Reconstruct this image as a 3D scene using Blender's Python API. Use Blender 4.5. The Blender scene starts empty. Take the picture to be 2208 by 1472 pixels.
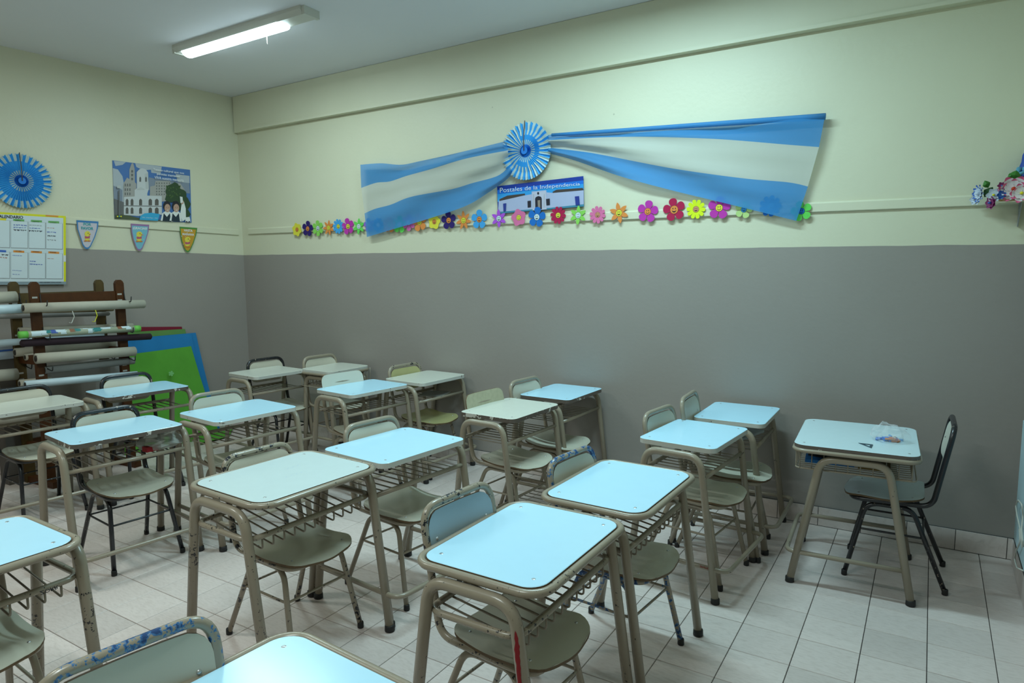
import bpy, bmesh, math, random
from mathutils import Vector, Matrix
random.seed(7)
S = bpy.context.scene
COL = S.collection

# ---------------------------------------------------------------- camera, world, lights, exposure
F_PX = 1462.34
CAM = Vector((6.23294, -4.67891, 1.70600))
FW = Vector((-0.52244072, 0.84523182, -0.11242272))
RT = Vector((0.85105284, 0.5250247, -0.00762373))
UP = Vector((-0.05258088, 0.09966062, 0.99363123))
cd = bpy.data.cameras.new('camera'); cam = bpy.data.objects.new('camera', cd); COL.objects.link(cam)
cd.sensor_width = 36.0; cd.lens = F_PX * 36.0 / 2208.0; cd.clip_start = 0.05
cam.matrix_world = Matrix(((RT.x, UP.x, -FW.x, CAM.x), (RT.y, UP.y, -FW.y, CAM.y), (RT.z, UP.z, -FW.z, CAM.z), (0, 0, 0, 1)))
S.camera = cam
S.view_settings.view_transform = 'Standard'; S.view_settings.look = 'None'
S.view_settings.gamma = 1.0; S.view_settings.use_curve_mapping = False
S.view_settings.exposure = EXPO = 0.0

w = bpy.data.worlds.new('world'); S.world = w; w.use_nodes = True
bg = w.node_tree.nodes['Background']; bg.inputs[0].default_value = (0.5, 0.75, 0.85, 1); bg.inputs[1].default_value = 0.05
LIGHT_COL = (0.60, 0.92, 1.0)
LAMPS = [  # x centre, y, power (front pair: ceiling fitting tubes; rear pair: unseen fill lights, added)
    (1.80, -1.24, 24, (0.72, 0.96, 0.98)), (4.62, -1.28, 60, (0.60, 0.92, 1.0)), (1.80, -4.1, 38, (0.90, 0.96, 0.90)), (4.62, -4.3, 42, (0.84, 0.96, 0.95))]

def ceil_z(x, y): return 3.441 + 0.0098 * x - 0.030 * y
def ray(px, py): return FW * F_PX + RT * (px - 1104) - UP * (py - 736)
def on_long(px, py, d=0.0):                 # pixel of the photograph -> point on the long wall (y = -d)
    v = ray(px, py); t = (-d - CAM.y) / v.y; return CAM + v * t
SK = math.radians(8.0)
LN = Vector((math.cos(SK), -math.sin(SK), 0))     # normal of the left wall, which is slightly skewed
LD = Vector((-math.sin(SK), -math.cos(SK), 0))    # direction along the left wall away from the corner
def on_left(px, py, d=0.0):
    v = ray(px, py); t = (d - CAM.dot(LN)) / v.dot(LN); return CAM + v * t
def on_z(px, py, z):
    v = ray(px, py); t = (z - CAM.z) / v.z; return CAM + v * t

for i, (x, y, p, lc) in enumerate(LAMPS):
    L = bpy.data.lights.new('tube_or_fill_light', 'AREA'); L.shape = 'RECTANGLE'; L.size = 1.2; L.size_y = 0.09
    L.energy = p; L.color = lc
    o = bpy.data.objects.new('tube_or_fill_light', L); COL.objects.link(o); o.location = (x, y, ceil_z(x, y) - 0.105)

# ---------------------------------------------------------------- materials
MATS = {}
def nt(name):
    m = bpy.data.materials.new(name); m.use_nodes = True
    n = m.node_tree; b = n.nodes['Principled BSDF']; return m, n, b
def mat(name, col, rough=0.5, metal=0.0, spec=0.5, var=0.0, scale=8.0, bump=0.0, bscale=60.0, trans=0.0, alpha=None, coat=0.0):
    if name in MATS: return MATS[name]
    m, n, b = nt(name)
    b.inputs['Base Color'].default_value = (*col, 1); b.inputs['Roughness'].default_value = rough
    b.inputs['Metallic'].default_value = metal; b.inputs['Specular IOR Level'].default_value = spec
    if coat: b.inputs['Coat Weight'].default_value = coat
    if trans: b.inputs['Transmission Weight'].default_value = trans
    if alpha is not None: b.inputs['Alpha'].default_value = alpha
    tc = n.nodes.new('ShaderNodeTexCoord')
    if var:
        no = n.nodes.new('ShaderNodeTexNoise'); no.inputs['Scale'].default_value = scale; no.inputs['Detail'].default_value = 5
        n.links.new(tc.outputs['Object'], no.inputs['Vector'])
        hs = n.nodes.new('ShaderNodeHueSaturation'); hs.inputs['Color'].default_value = (*col, 1)
        mr = n.nodes.new('ShaderNodeMapRange'); mr.inputs['To Min'].default_value = 1 - var; mr.inputs['To Max'].default_value = 1 + var
        n.links.new(no.outputs['Fac'], mr.inputs['Value']); n.links.new(mr.outputs[0], hs.inputs['Value'])
        n.links.new(hs.outputs[0], b.inputs['Base Color'])
    if bump:
        n2 = n.nodes.new('ShaderNodeTexNoise'); n2.inputs['Scale'].default_value = bscale; n2.inputs['Detail'].default_value = 4
        n.links.new(tc.outputs['Object'], n2.inputs['Vector'])
        bp = n.nodes.new('ShaderNodeBump'); bp.inputs['Strength'].default_value = bump; bp.inputs['Distance'].default_value = 0.004
        n.links.new(n2.outputs['Fac'], bp.inputs['Height']); n.links.new(bp.outputs[0], b.inputs['Normal'])
    MATS[name] = m; return m

def wall_mat(name, upper, lower, zs):
    """two-tone painted plaster: the boundary of the paint is a fixed height on the wall (zs = height at x=0 and slope in x)"""
    m, n, b = nt(name); N = n.nodes.new; K = n.links.new
    g = N('ShaderNodeNewGeometry'); sp = N('ShaderNodeSeparateXYZ'); K(g.outputs['Position'], sp.inputs[0])
    wob = N('ShaderNodeTexNoise'); wob.inputs['Scale'].default_value = 3.0; K(g.outputs['Position'], wob.inputs['Vector'])
    ln = N('ShaderNodeMath'); ln.operation = 'MULTIPLY_ADD'; ln.inputs[1].default_value = zs[1]; ln.inputs[2].default_value = zs[0]
    K(sp.outputs['X'], ln.inputs[0])
    l2 = N('ShaderNodeMath'); l2.operation = 'MULTIPLY_ADD'; l2.inputs[1].default_value = 0.012; K(wob.outputs['Fac'], l2.inputs[0]); K(ln.outputs[0], l2.inputs[2])
    gt = N('ShaderNodeMath'); gt.operation = 'GREATER_THAN'; K(sp.outputs['Z'], gt.inputs[0]); K(l2.outputs[0], gt.inputs[1])
    st = N('ShaderNodeTexNoise'); st.inputs['Scale'].default_value = 1.3; st.inputs['Detail'].default_value = 6; K(g.outputs['Position'], st.inputs['Vector'])
    mx = N('ShaderNodeMix'); mx.data_type = 'RGBA'; mx.inputs[6].default_value = (*lower, 1); mx.inputs[7].default_value = (*upper, 1)
    K(gt.outputs[0], mx.inputs[0])
    hs = N('ShaderNodeHueSaturation'); mr = N('ShaderNodeMapRange'); mr.inputs['To Min'].default_value = 0.94; mr.inputs['To Max'].default_value = 1.06
    K(st.outputs['Fac'], mr.inputs['Value']); K(mr.outputs[0], hs.inputs['Value']); K(mx.outputs[2], hs.inputs['Color'])
    # small scuffs
    sc = N('ShaderNodeTexVoronoi'); sc.inputs['Scale'].default_value = 2.2; K(g.outputs['Position'], sc.inputs['Vector'])
    lt = N('ShaderNodeMath'); lt.operation = 'LESS_THAN'; lt.inputs[1].default_value = 0.022; K(sc.outputs['Distance'], lt.inputs[0])
    m2 = N('ShaderNodeMix'); m2.data_type = 'RGBA'; m2.inputs[7].default_value = (0.16, 0.15, 0.12, 1)
    sf = N('ShaderNodeMath'); sf.operation = 'MULTIPLY'; sf.inputs[1].default_value = 0.35; K(lt.outputs[0], sf.inputs[0]); K(sf.outputs[0], m2.inputs[0])
    K(hs.outputs[0], m2.inputs[6]); K(m2.outputs[2], b.inputs['Base Color'])
    b.inputs['Roughness'].default_value = 0.42; b.inputs['Specular IOR Level'].default_value = 0.35
    bn = N('ShaderNodeTexNoise'); bn.inputs['Scale'].default_value = 35; bn.inputs['Detail'].default_value = 5; K(g.outputs['Position'], bn.inputs['Vector'])
    bp = N('ShaderNodeBump'); bp.inputs['Strength'].default_value = 0.16; bp.inputs['Distance'].default_value = 0.006
    K(bn.outputs['Fac'], bp.inputs['Height']); K(bp.outputs[0], b.inputs['Normal'])
    return m

def paint_mat(name, base, chip, thr, scale=34.0, chip2=None):
    """enamel paint on steel tube with chipped patches"""
    m, n, b = nt(name); N = n.nodes.new; K = n.links.new
    tc = N('ShaderNodeTexCoord'); oi = N('ShaderNodeObjectInfo')
    ad = N('ShaderNodeVectorMath'); ad.operation = 'ADD'; K(tc.outputs['Object'], ad.inputs[0])
    mu = N('ShaderNodeMath'); mu.operation = 'MULTIPLY'; mu.inputs[1].default_value = 37.0; K(oi.outputs['Random'], mu.inputs[0])
    K(mu.outputs[0], ad.inputs[1])
    no = N('ShaderNodeTexNoise'); no.inputs['Scale'].default_value = scale; no.inputs['Detail'].default_value = 7; no.inputs['Roughness'].default_value = 0.62
    K(ad.outputs[0], no.inputs['Vector'])
    big = N('ShaderNodeTexNoise'); big.inputs['Scale'].default_value = 5.0; K(ad.outputs[0], big.inputs['Vector'])
    mm = N('ShaderNodeMath'); mm.operation = 'MULTIPLY_ADD'; mm.inputs[1].default_value = 0.5; K(big.outputs['Fac'], mm.inputs[0]); K(no.outputs['Fac'], mm.inputs[2])
    gt = N('ShaderNodeMath'); gt.operation = 'GREATER_THAN'; gt.inputs[1].default_value = thr; K(mm.outputs[0], gt.inputs[0])
    mx = N('ShaderNodeMix'); mx.data_type = 'RGBA'; mx.inputs[6].default_value = (*base, 1); mx.inputs[7].default_value = (*chip, 1)
    K(gt.outputs[0], mx.inputs[0]); out = mx.outputs[2]
    if chip2:
        g2 = N('ShaderNodeMath'); g2.operation = 'GREATER_THAN'; g2.inputs[1].default_value = thr + 0.06; K(mm.outputs[0], g2.inputs[0])
        m2 = N('ShaderNodeMix'); m2.data_type = 'RGBA'; m2.inputs[7].default_value = (*chip2, 1); K(g2.outputs[0], m2.inputs[0]); K(out, m2.inputs[6]); out = m2.outputs[2]
    K(out, b.inputs['Base Color'])
    b.inputs['Roughness'].default_value = 0.27; b.inputs['Specular IOR Level'].default_value = 0.6
    bp = N('ShaderNodeBump'); bp.inputs['Strength'].default_value = 0.25; bp.inputs['Distance'].default_value = 0.001; bp.invert = True
    K(gt.outputs[0], bp.inputs['Height']); K(bp.outputs[0], b.inputs['Normal'])
    MATS[name] = m; return m

def tile_mat(name):
    m, n, b = nt(name); N = n.nodes.new; K = n.links.new
    g = N('ShaderNodeNewGeometry'); oi = N('ShaderNodeObjectInfo')
    mp = N('ShaderNodeMapping'); mp.inputs['Scale'].default_value = (16.0, 60.0, 16.0); mp.inputs['Rotation'].default_value = (0, 0, 0.5)
    K(g.outputs['Position'], mp.inputs['Vector'])
    no = N('ShaderNodeTexNoise'); no.inputs['Scale'].default_value = 1.6; no.inputs['Detail'].default_value = 9; no.inputs['Distortion'].default_value = 0.6; K(mp.outputs[0], no.inputs['Vector'])
    cr = N('ShaderNodeValToRGB'); cr.color_ramp.elements[0].position = 0.28; cr.color_ramp.elements[0].color = (0.60, 0.52, 0.48, 1)
    cr.color_ramp.elements[1].position = 0.56; cr.color_ramp.elements[1].color = TILE_COL
    K(no.outputs['Fac'], cr.inputs[0])
    hs = N('ShaderNodeHueSaturation'); mr = N('ShaderNodeMapRange'); mr.inputs['To Min'].default_value = 0.90; mr.inputs['To Max'].default_value = 1.08
    K(oi.outputs['Random'], mr.inputs['Value']); K(mr.outputs[0], hs.inputs['Value']); K(cr.outputs[0], hs.inputs['Color']); K(hs.outputs[0], b.inputs['Base Color'])
    b.inputs['Roughness'].default_value = 0.38
    bp = N('ShaderNodeBump'); bp.inputs['Strength'].default_value = 0.12; bp.inputs['Distance'].default_value = 0.002; K(no.outputs['Fac'], bp.inputs['Height']); K(bp.outputs[0], b.inputs['Normal'])
    MATS[name] = m; return m
TILE_COL = (0.69, 0.61, 0.57, 1)

def glow_mat(name, col, st):
    m, n, b = nt(name)
    b.inputs['Base Color'].default_value = (0.9, 0.9, 0.9, 1)
    b.inputs['Emission Color'].default_value = (*col, 1); b.inputs['Emission Strength'].default_value = st
    return m

def cloth_mat(name, col):
    m, n, b = nt(name); N = n.nodes.new; K = n.links.new
    out = n.nodes['Material Output']
    b.inputs['Base Color'].default_value = (*col, 1); b.inputs['Roughness'].default_value = 0.75; b.inputs['Specular IOR Level'].default_value = 0.15
    tr = N('ShaderNodeBsdfTransparent'); tl = N('ShaderNodeBsdfTranslucent'); tl.inputs[0].default_value = (*col, 1)
    a = N('ShaderNodeMixShader'); a.inputs[0].default_value = 0.25; K(b.outputs[0], a.inputs[1]); K(tl.outputs[0], a.inputs[2])
    c = N('ShaderNodeMixShader'); c.inputs[0].default_value = 0.22; K(a.outputs[0], c.inputs[1]); K(tr.outputs[0], c.inputs[2])
    K(c.outputs[0], out.inputs['Surface'])
    tc = N('ShaderNodeTexCoord'); no = N('ShaderNodeTexNoise'); no.inputs['Scale'].default_value = 220; K(tc.outputs['Object'], no.inputs['Vector'])
    bp = N('ShaderNodeBump'); bp.inputs['Strength'].default_value = 0.25; bp.inputs['Distance'].default_value = 0.002; K(no.outputs['Fac'], bp.inputs['Height']); K(bp.outputs[0], b.inputs['Normal'])
    MATS[name] = m; return m

BEIGE = (0.305, 0.262, 0.195)
M_BEIGE = paint_mat('beige_enamel', BEIGE, (0.03, 0.028, 0.025), 0.985, 60)
M_BEIGE_W = paint_mat('worn_beige_enamel', BEIGE, (0.02, 0.02, 0.022), 0.915, 75)
M_BLACK = paint_mat('worn_black_enamel', (0.012, 0.013, 0.017), (0.33, 0.27, 0.2), 0.935, 60)
M_MIX = paint_mat('half_stripped_enamel', BEIGE, (0.014, 0.016, 0.022), 0.855, 48)
M_BLUE = paint_mat('blue_chipped_enamel', BEIGE, (0.04, 0.15, 0.34), 0.79, 50, (0.012, 0.05, 0.16))
M_SKY = mat('sky_white_laminate', (0.50, 0.82, 1.0), 0.2, var=0.02, scale=20)
M_PALE2 = mat('soft_blue_laminate', (0.62, 0.80, 0.86), 0.24, var=0.03, scale=20)
M_CREAM = mat('cream_laminate', (0.66, 0.68, 0.60), 0.25, var=0.03, scale=20)
M_PALE = mat('pale_laminate', (0.60, 0.74, 0.76), 0.24, var=0.03, scale=20)
M_SEAT = mat('seat_laminate', (0.56, 0.55, 0.45), 0.28, var=0.06, scale=9)
M_SEATY = mat('yellowed_laminate', (0.50, 0.47, 0.22), 0.3, var=0.08, scale=9)
M_BACK = mat('back_laminate', (0.58, 0.55, 0.45), 0.35, var=0.03)
M_PLY = mat('ply_edge', (0.12, 0.075, 0.035), 0.6, var=0.25, scale=60)
M_CHIPB = paint_mat('chipped_edge', (0.12, 0.10, 0.085), (0.6, 0.62, 0.58), 0.86, 16)
M_EDGE = paint_mat('white_edge_band', (0.56, 0.58, 0.54), (0.12, 0.10, 0.085), 0.95, 40)
M_RUB = mat('black_rubber', (0.012, 0.012, 0.012), 0.6)
M_SCREW = mat('screw_steel', (0.55, 0.57, 0.58), 0.35, metal=0.8)
M_ROD = mat('rod_enamel', (0.25, 0.215, 0.165), 0.3, spec=0.6)

# ---------------------------------------------------------------- mesh helpers
class MB:
    def __init__(s): s.v = []; s.f = []; s.mi = []; s.sm = []; s.m = []
    def mat(s, m):
        if m not in s.m: s.m.append(m)
        return s.m.index(m)
    def add(s, vs, fs, m, smooth=False):
        o = len(s.v); k = s.mat(m); s.v += [tuple(v) for v in vs]
        for f in fs: s.f.append(tuple(i + o for i in f)); s.mi.append(k); s.sm.append(smooth)
    def box(s, c, d, m, rz=0.0):
        cx, cy, cz = c; dx, dy, dz = d[0] / 2, d[1] / 2, d[2] / 2; ca, sa = math.cos(rz), math.sin(rz)
        vs = []
        for z in (-dz, dz):
            for x, y in ((-dx, -dy), (dx, -dy), (dx, dy), (-dx, dy)): vs.append((cx + x * ca - y * sa, cy + x * sa + y * ca, cz + z))
        s.add(vs, [(3, 2, 1, 0), (4, 5, 6, 7), (0, 1, 5, 4), (1, 2, 6, 5), (2, 3, 7, 6), (3, 0, 4, 7)], m)
    def tube(s, pts, r, m, n=10, closed=False, caps=True):
        pts = [Vector(p) for p in pts]; N = len(pts); rs = r if isinstance(r, (list, tuple)) else [r] * N
        T = []
        for i in range(N):
            a = pts[(i - 1) % N] if (closed or i > 0) else pts[i]; b = pts[(i + 1) % N] if (closed or i < N - 1) else pts[i]
            T.append((b - a).normalized())
        nrm = T[0].orthogonal().normalized(); fr = []
        for i in range(N):
            nrm = (nrm - T[i] * nrm.dot(T[i])).normalized(); fr.append((nrm, T[i].cross(nrm)))
        vs = []
        for i in range(N):
            a, b = fr[i]
            for k in range(n):
                t = 2 * math.pi * k / n; vs.append(pts[i] + (a * math.cos(t) + b * math.sin(t)) * rs[i])
        fs = []
        for i in range(N if closed else N - 1):
            j = (i + 1) % N
            off = 0
            if closed and j == 0:      # match seam
                best = 1e9
                for o in range(n):
                    dd = (vs[i * n] - vs[o]).length
                    if dd < best: best = dd; off = o
            for k in range(n):
                k2 = (k + 1) % n
                fs.append((i * n + k, i * n + k2, j * n + (k2 + off) % n, j * n + (k + off) % n))
        if caps and not closed:
            fs.append(tuple(range(n - 1, -1, -1))); fs.append(tuple((N - 1) * n + k for k in range(n)))
        s.add(vs, fs, m, True)
    def prism(s, poly, z0, z1, m, mside=None, xf=None):
        n = len(poly); a = [(p[0], p[1], z0) for p in poly] + [(p[0], p[1], z1) for p in poly]
        if xf: a = [xf(v) for v in a]
        s.add(a, [tuple(range(n - 1, -1, -1)), tuple(range(n, 2 * n))], m)
        s.add(a, [(i, (i + 1) % n, n + (i + 1) % n, n + i) for i in range(n)], mside or m)
    def mesh(s, name):
        me = bpy.data.meshes.new(name); me.from_pydata(s.v, [], s.f)
        for m in s.m: me.materials.append(m)
        me.polygons.foreach_set('material_index', s.mi); me.polygons.foreach_set('use_smooth', s.sm)
        me.update(); return me
def link(name, me, parent=None, loc=None):
    o = bpy.data.objects.new(name, me); COL.objects.link(o)
    if parent: o.parent = parent
    if loc is not None: o.location = loc
    return o
def empty(name, loc, rz=0.0, sc=None):
    o = bpy.data.objects.new(name, None); COL.objects.link(o); o.empty_display_size = 0.1
    o.location = loc; o.rotation_euler = (0, 0, rz)
    if sc: o.scale = sc
    return o
def tag(o, label, cat, group=None):
    o['label'] = label; o['category'] = cat
    if group: o['group'] = group
    return o
def struct(o): o['kind'] = 'structure'; return o
def fillet(pts, r, n=6, closed=False):
    pts = [Vector(p) for p in pts]; out = []; N = len(pts)
    for i, p in enumerate(pts):
        if not closed and i in (0, N - 1): out.append(p); continue
        a = pts[(i - 1) % N] - p; b = pts[(i + 1) % N] - p
        ri = r[i] if isinstance(r, (list, tuple)) else r
        ang = a.angle(b); d = min(ri / math.tan(ang / 2), a.length * 0.49, b.length * 0.49)
        s, e = p + a.normalized() * d, p + b.normalized() * d
        for k in range(n + 1):
            t = k / n; out.append(s * (1 - t) ** 2 + p * 2 * t * (1 - t) + e * t ** 2)
    return out
def rrect(hx, hy, r, n=6):
    out = []
    for cx, cy, a0 in ((hx - r, hy - r, 0), (-hx + r, hy - r, 90), (-hx + r, -hy + r, 180), (hx - r, -hy + r, 270)):
        for k in range(n + 1):
            a = math.radians(a0 + 90 * k / n); out.append((cx + r * math.cos(a), cy + r * math.sin(a)))
    return out
# ---------------------------------------------------------------- room
RX, BY = 6.712, -6.6           # right wall x, rear wall y
def lx(y): return math.tan(SK) * y   # x of the skewed left wall at a given y
UPPER = (0.66, 0.65, 0.49); LOWER = (0.31, 0.285, 0.26)
p0 = on_long(525, 550).z; p1 = on_long(2205, 526).z
M_WALL = wall_mat('two_tone_wall_paint', UPPER, LOWER, (p0 - 0.006, (p1 - p0) / 6.65))
M_WALLL = wall_mat('two_tone_wall_paint_left', UPPER, LOWER, (p0 - 0.006, -0.22))
M_TRIM = mat('trim_cream_paint', UPPER, 0.45, var=0.05, scale=3, bump=0.1, bscale=30)
M_CEIL = mat('ceiling_paint', (0.78, 0.79, 0.82), 0.7, var=0.04, scale=1.5, bump=0.08, bscale=20)
M_TILE = tile_mat('stoneware_tile'); M_GROUT = mat('dark_grout', (0.07, 0.068, 0.065), 0.9)

def quad(name, pts, m, back=None):
    b = MB(); b.add(pts, [tuple(range(len(pts)))], m); return struct(link(name, b.mesh(name)))
cz = ceil_z
# walls are 10 cm thick slabs
def slab(name, a, b_, n, m, z0=-0.02, top=None):
    b = MB(); n = Vector(n) * 0.1; a = Vector((*a, 0)); c = Vector((*b_, 0))
    vs = []
    for base in (a, c, c + n, a + n): vs.append((base.x, base.y, z0))
    for base in (a, c, c + n, a + n): vs.append((base.x, base.y, cz(base.x, base.y) + 0.005))
    b.add(vs, [(3, 2, 1, 0), (4, 5, 6, 7), (0, 1, 5, 4), (1, 2, 6, 5), (2, 3, 7, 6), (3, 0, 4, 7)], m)
    return struct(link(name, b.mesh(name)))
slab('wall_back', (-0.0, 0), (RX, 0), (0, 1, 0), M_WALL)
slab('wall_left', (lx(BY), BY), (0, 0), (-math.cos(SK), math.sin(SK), 0), M_WALLL)
slab('wall_right', (RX, 0), (RX, BY), (1, 0, 0), M_WALL)
slab('wall_front', (RX, BY), (lx(BY), BY), (0, -1, 0), M_WALL)
b = MB(); X0 = lx(BY) - 0.1
b.add([(X0, BY, cz(X0, BY)), (RX, BY, cz(RX, BY)), (RX, 0, cz(RX, 0)), (X0, 0, cz(X0, 0)),
       (X0, BY, cz(X0, BY) + .1), (RX, BY, cz(RX, BY) + .1), (RX, 0, cz(RX, 0) + .1), (X0, 0, cz(X0, 0) + .1)],
      [(0, 3, 2, 1), (4, 5, 6, 7), (0, 1, 5, 4), (1, 2, 6, 5), (2, 3, 7, 6), (3, 0, 4, 7)], M_CEIL)
struct(link('ceiling', b.mesh('ceiling')))
# floor: grout bed with single tiles on it
b = MB(); b.add([(X0, BY, -0.006), (RX, BY, -0.006), (RX, 0, -0.006), (X0, 0, -0.006), (X0, BY, -0.06), (RX, BY, -0.06), (RX, 0, -0.06), (X0, 0, -0.06)],
                [(0, 1, 2, 3), (7, 6, 5, 4), (0, 4, 5, 1), (1, 5, 6, 2), (2, 6, 7, 3), (3, 7, 4, 0)], M_GROUT)
floor = struct(link('floor', b.mesh('floor')))
def tile_mesh(sx, sy, ch=0.0015, t=0.006):
    b = MB(); hx, hy = sx / 2, sy / 2
    vs = [(-hx, -hy, -t), (hx, -hy, -t), (hx, hy, -t), (-hx, hy, -t), (-hx, -hy, -ch), (hx, -hy, -ch), (hx, hy, -ch), (-hx, hy, -ch),
          (-hx + ch, -hy + ch, 0), (hx - ch, -hy + ch, 0), (hx - ch, hy - ch, 0), (-hx + ch, hy - ch, 0)]
    fs = [(8, 9, 10, 11)]
    for a in (0, 4):
        for i in range(4): j = (i + 1) % 4; fs.append((a + i, a + j, a + 4 + j, a + 4 + i))
    b.add(vs, fs, M_TILE); return b
TG = 0.25; GOX, GOY = 5.3001 - 5 * TG * 0, -0.9988
tm = {}
cells = []
for i in range(-34, 8):
    for j in range(-5, 24):
        x0, x1 = GOX + i * TG, GOX + (i + 1) * TG; y1, y0 = GOY - j * TG, GOY - (j + 1) * TG
        x1 = min(x1, RX); y1 = min(y1, 0.0); y0 = max(y0, BY)
        x0 = max(x0, lx(y0) - 0.08)
        if x1 - x0 < 0.012 or y1 - y0 < 0.012: continue
        c = Vector(((x0 + x1) / 2, (y0 + y1) / 2, 0)); d = c - CAM; z = d.dot(FW)
        vis = z > 0.3 and abs(d.dot(RT) / z * F_PX) < 1104 + 60 and -60 < 736 - d.dot(UP) / z * F_PX < 1472 + 60
        cells.append((0 if vis else 1, d.length, x0, x1, y0, y1))
cells.sort()
rest = MB()
for k, (nv, dl, x0, x1, y0, y1) in enumerate(cells):
    sx, sy = round(x1 - x0 - 0.0035, 4), round(y1 - y0 - 0.0035, 4); c = ((x0 + x1) / 2, (y0 + y1) / 2)
    if k < 300:
        if (sx, sy) not in tm: tm[(sx, sy)] = tile_mesh(sx, sy).mesh('tile')
        link('tile', tm[(sx, sy)], floor, (c[0], c[1], random.uniform(-0.0004, 0.0)))
    else:
        q = tile_mesh(sx, sy); rest.add([(v[0] + c[0], v[1] + c[1], v[2]) for v in q.v], q.f, M_TILE)
o = link('floor_tiles', rest.mesh('floor_tiles'), floor); o['kind'] = 'stuff'
# skirting tiles
M_SKT = M_TILE
def skirting(name, a, direction, normal, length, h=0.125, first=0.0):
    d = Vector(direction); n = Vector(normal)
    b = MB(); A = Vector(a)
    q = [A, A + d * length, A + d * length + n * 0.006, A + n * 0.006]
    vs = [(p.x, p.y, 0.0) for p in q] + [(p.x, p.y, h + 0.003) for p in q]
    b.add(vs, [(3, 2, 1, 0), (4, 5, 6, 7), (0, 1, 5, 4), (1, 2, 6, 5), (2, 3, 7, 6), (3, 0, 4, 7)], M_GROUT)
    base = struct(link(name, b.mesh(name)))
    s = first; k = 0
    while s < length - 0.02:
        e = min(s + TG, length); b2 = MB(); st, en = s + 0.002, e - 0.002
        if st < 0: st = 0.002
        q0 = [A + d * st + n * 0.004, A + d * en + n * 0.004, A + d * en + n * 0.011, A + d * st + n * 0.011]
        b2.add([(p.x, p.y, 0.004) for p in q0] + [(p.x, p.y, h) for p in q0], [(3, 2, 1, 0), (4, 5, 6, 7), (0, 1, 5, 4), (1, 2, 6, 5), (2, 3, 7, 6), (3, 0, 4, 7)], M_SKT)
        link('skirting_tile', b2.mesh('skirting_tile'), base); s = e
skirting('baseboard_back', (0, 0, 0), (1, 0, 0), (0, -1, 0), RX, first=-0.07)
skirting('baseboard_left', (0, 0, 0), tuple(LD), tuple(LN), 5.2)
skirting('baseboard_right', (RX, 0, 0), (0, -1, 0), (-1, 0, 0), 5.0, first=-0.1)
# upper beam on the long wall: the wall stands proud above the ledge
zl, zr = on_long(524, 283, .05).z, on_long(2084, 4, .05).z
xl = on_long(524, 283, .05).x
b = MB()
def strip(b, x0, x1, z0, z1, z2, z3, y0, y1, m):
    vs = [(x0, y0, z0), (x1, y0, z1), (x1, y1, z1), (x0, y1, z0), (x0, y0, z2), (x1, y0, z3), (x1, y1, z3), (x0, y1, z2)]
    b.add(vs, [(3, 2, 1, 0), (4, 5, 6, 7), (0, 1, 5, 4), (1, 2, 6, 5), (2, 3, 7, 6), (3, 0, 4, 7)], m)
sl = (zr - zl) / (on_long(2084, 4, .05).x - xl); ze = zl + sl * (RX - xl)
strip(b, 0.012, RX - 0.001, zl, ze, cz(0, 0) - 0.001, cz(RX, 0) - 0.001, -0.045, 0.0, M_TRIM)
struct(link('trim_1', b.mesh('trim_1')))
b = MB()
strip(b, xl, RX - 0.001, zl, ze, zl + 0.022, ze + 0.022, -0.062, -0.045, M_TRIM)
struct(link('trim_2', b.mesh('trim_2')))
# chair rail boards
def railbar(name, P, Q, n, h=0.062, t=0.016):
    P, Q = Vector(P), Vector(Q); n = Vector(n); b = MB(); d = (Q - P).normalized() * 0.006
    prof = [(0, 0), (0, h), (t * 0.5, h), (t, h - 0.01), (t, 0.004), (t * 0.8, 0)]
    vs = []
    for E_ in (P, Q):
        for a, z in prof: vs.append(tuple(E_ + n * a + Vector((0, 0, z))))
    m = len(prof)
    b.add(vs, [tuple(range(m)), tuple(range(2 * m - 1, m - 1, -1))] + [(i, m + i, m + (i + 1) % m, (i + 1) % m) for i in range(m)], M_TRIM)
    return struct(link(name, b.mesh(name)))
a = on_long(535, 505, .015); c = on_long(2150, 442, .015)
sl = (c.z - a.z) / (c.x - a.x)
railbar('trim_3', (a.x, 0, a.z), (RX - 0.002, 0, a.z + sl * (RX - a.x)), (0, -1, 0))
a = on_left(515, 507, .015); c = on_left(146, 482, .015)
dd = (c - a); e_ = a + dd * 2.6
railbar('trim_4', (a.x - LN.x * .015, a.y - LN.y * .015, a.z), (e_.x - LN.x * .015, e_.y - LN.y * .015, e_.z), LN)

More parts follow.
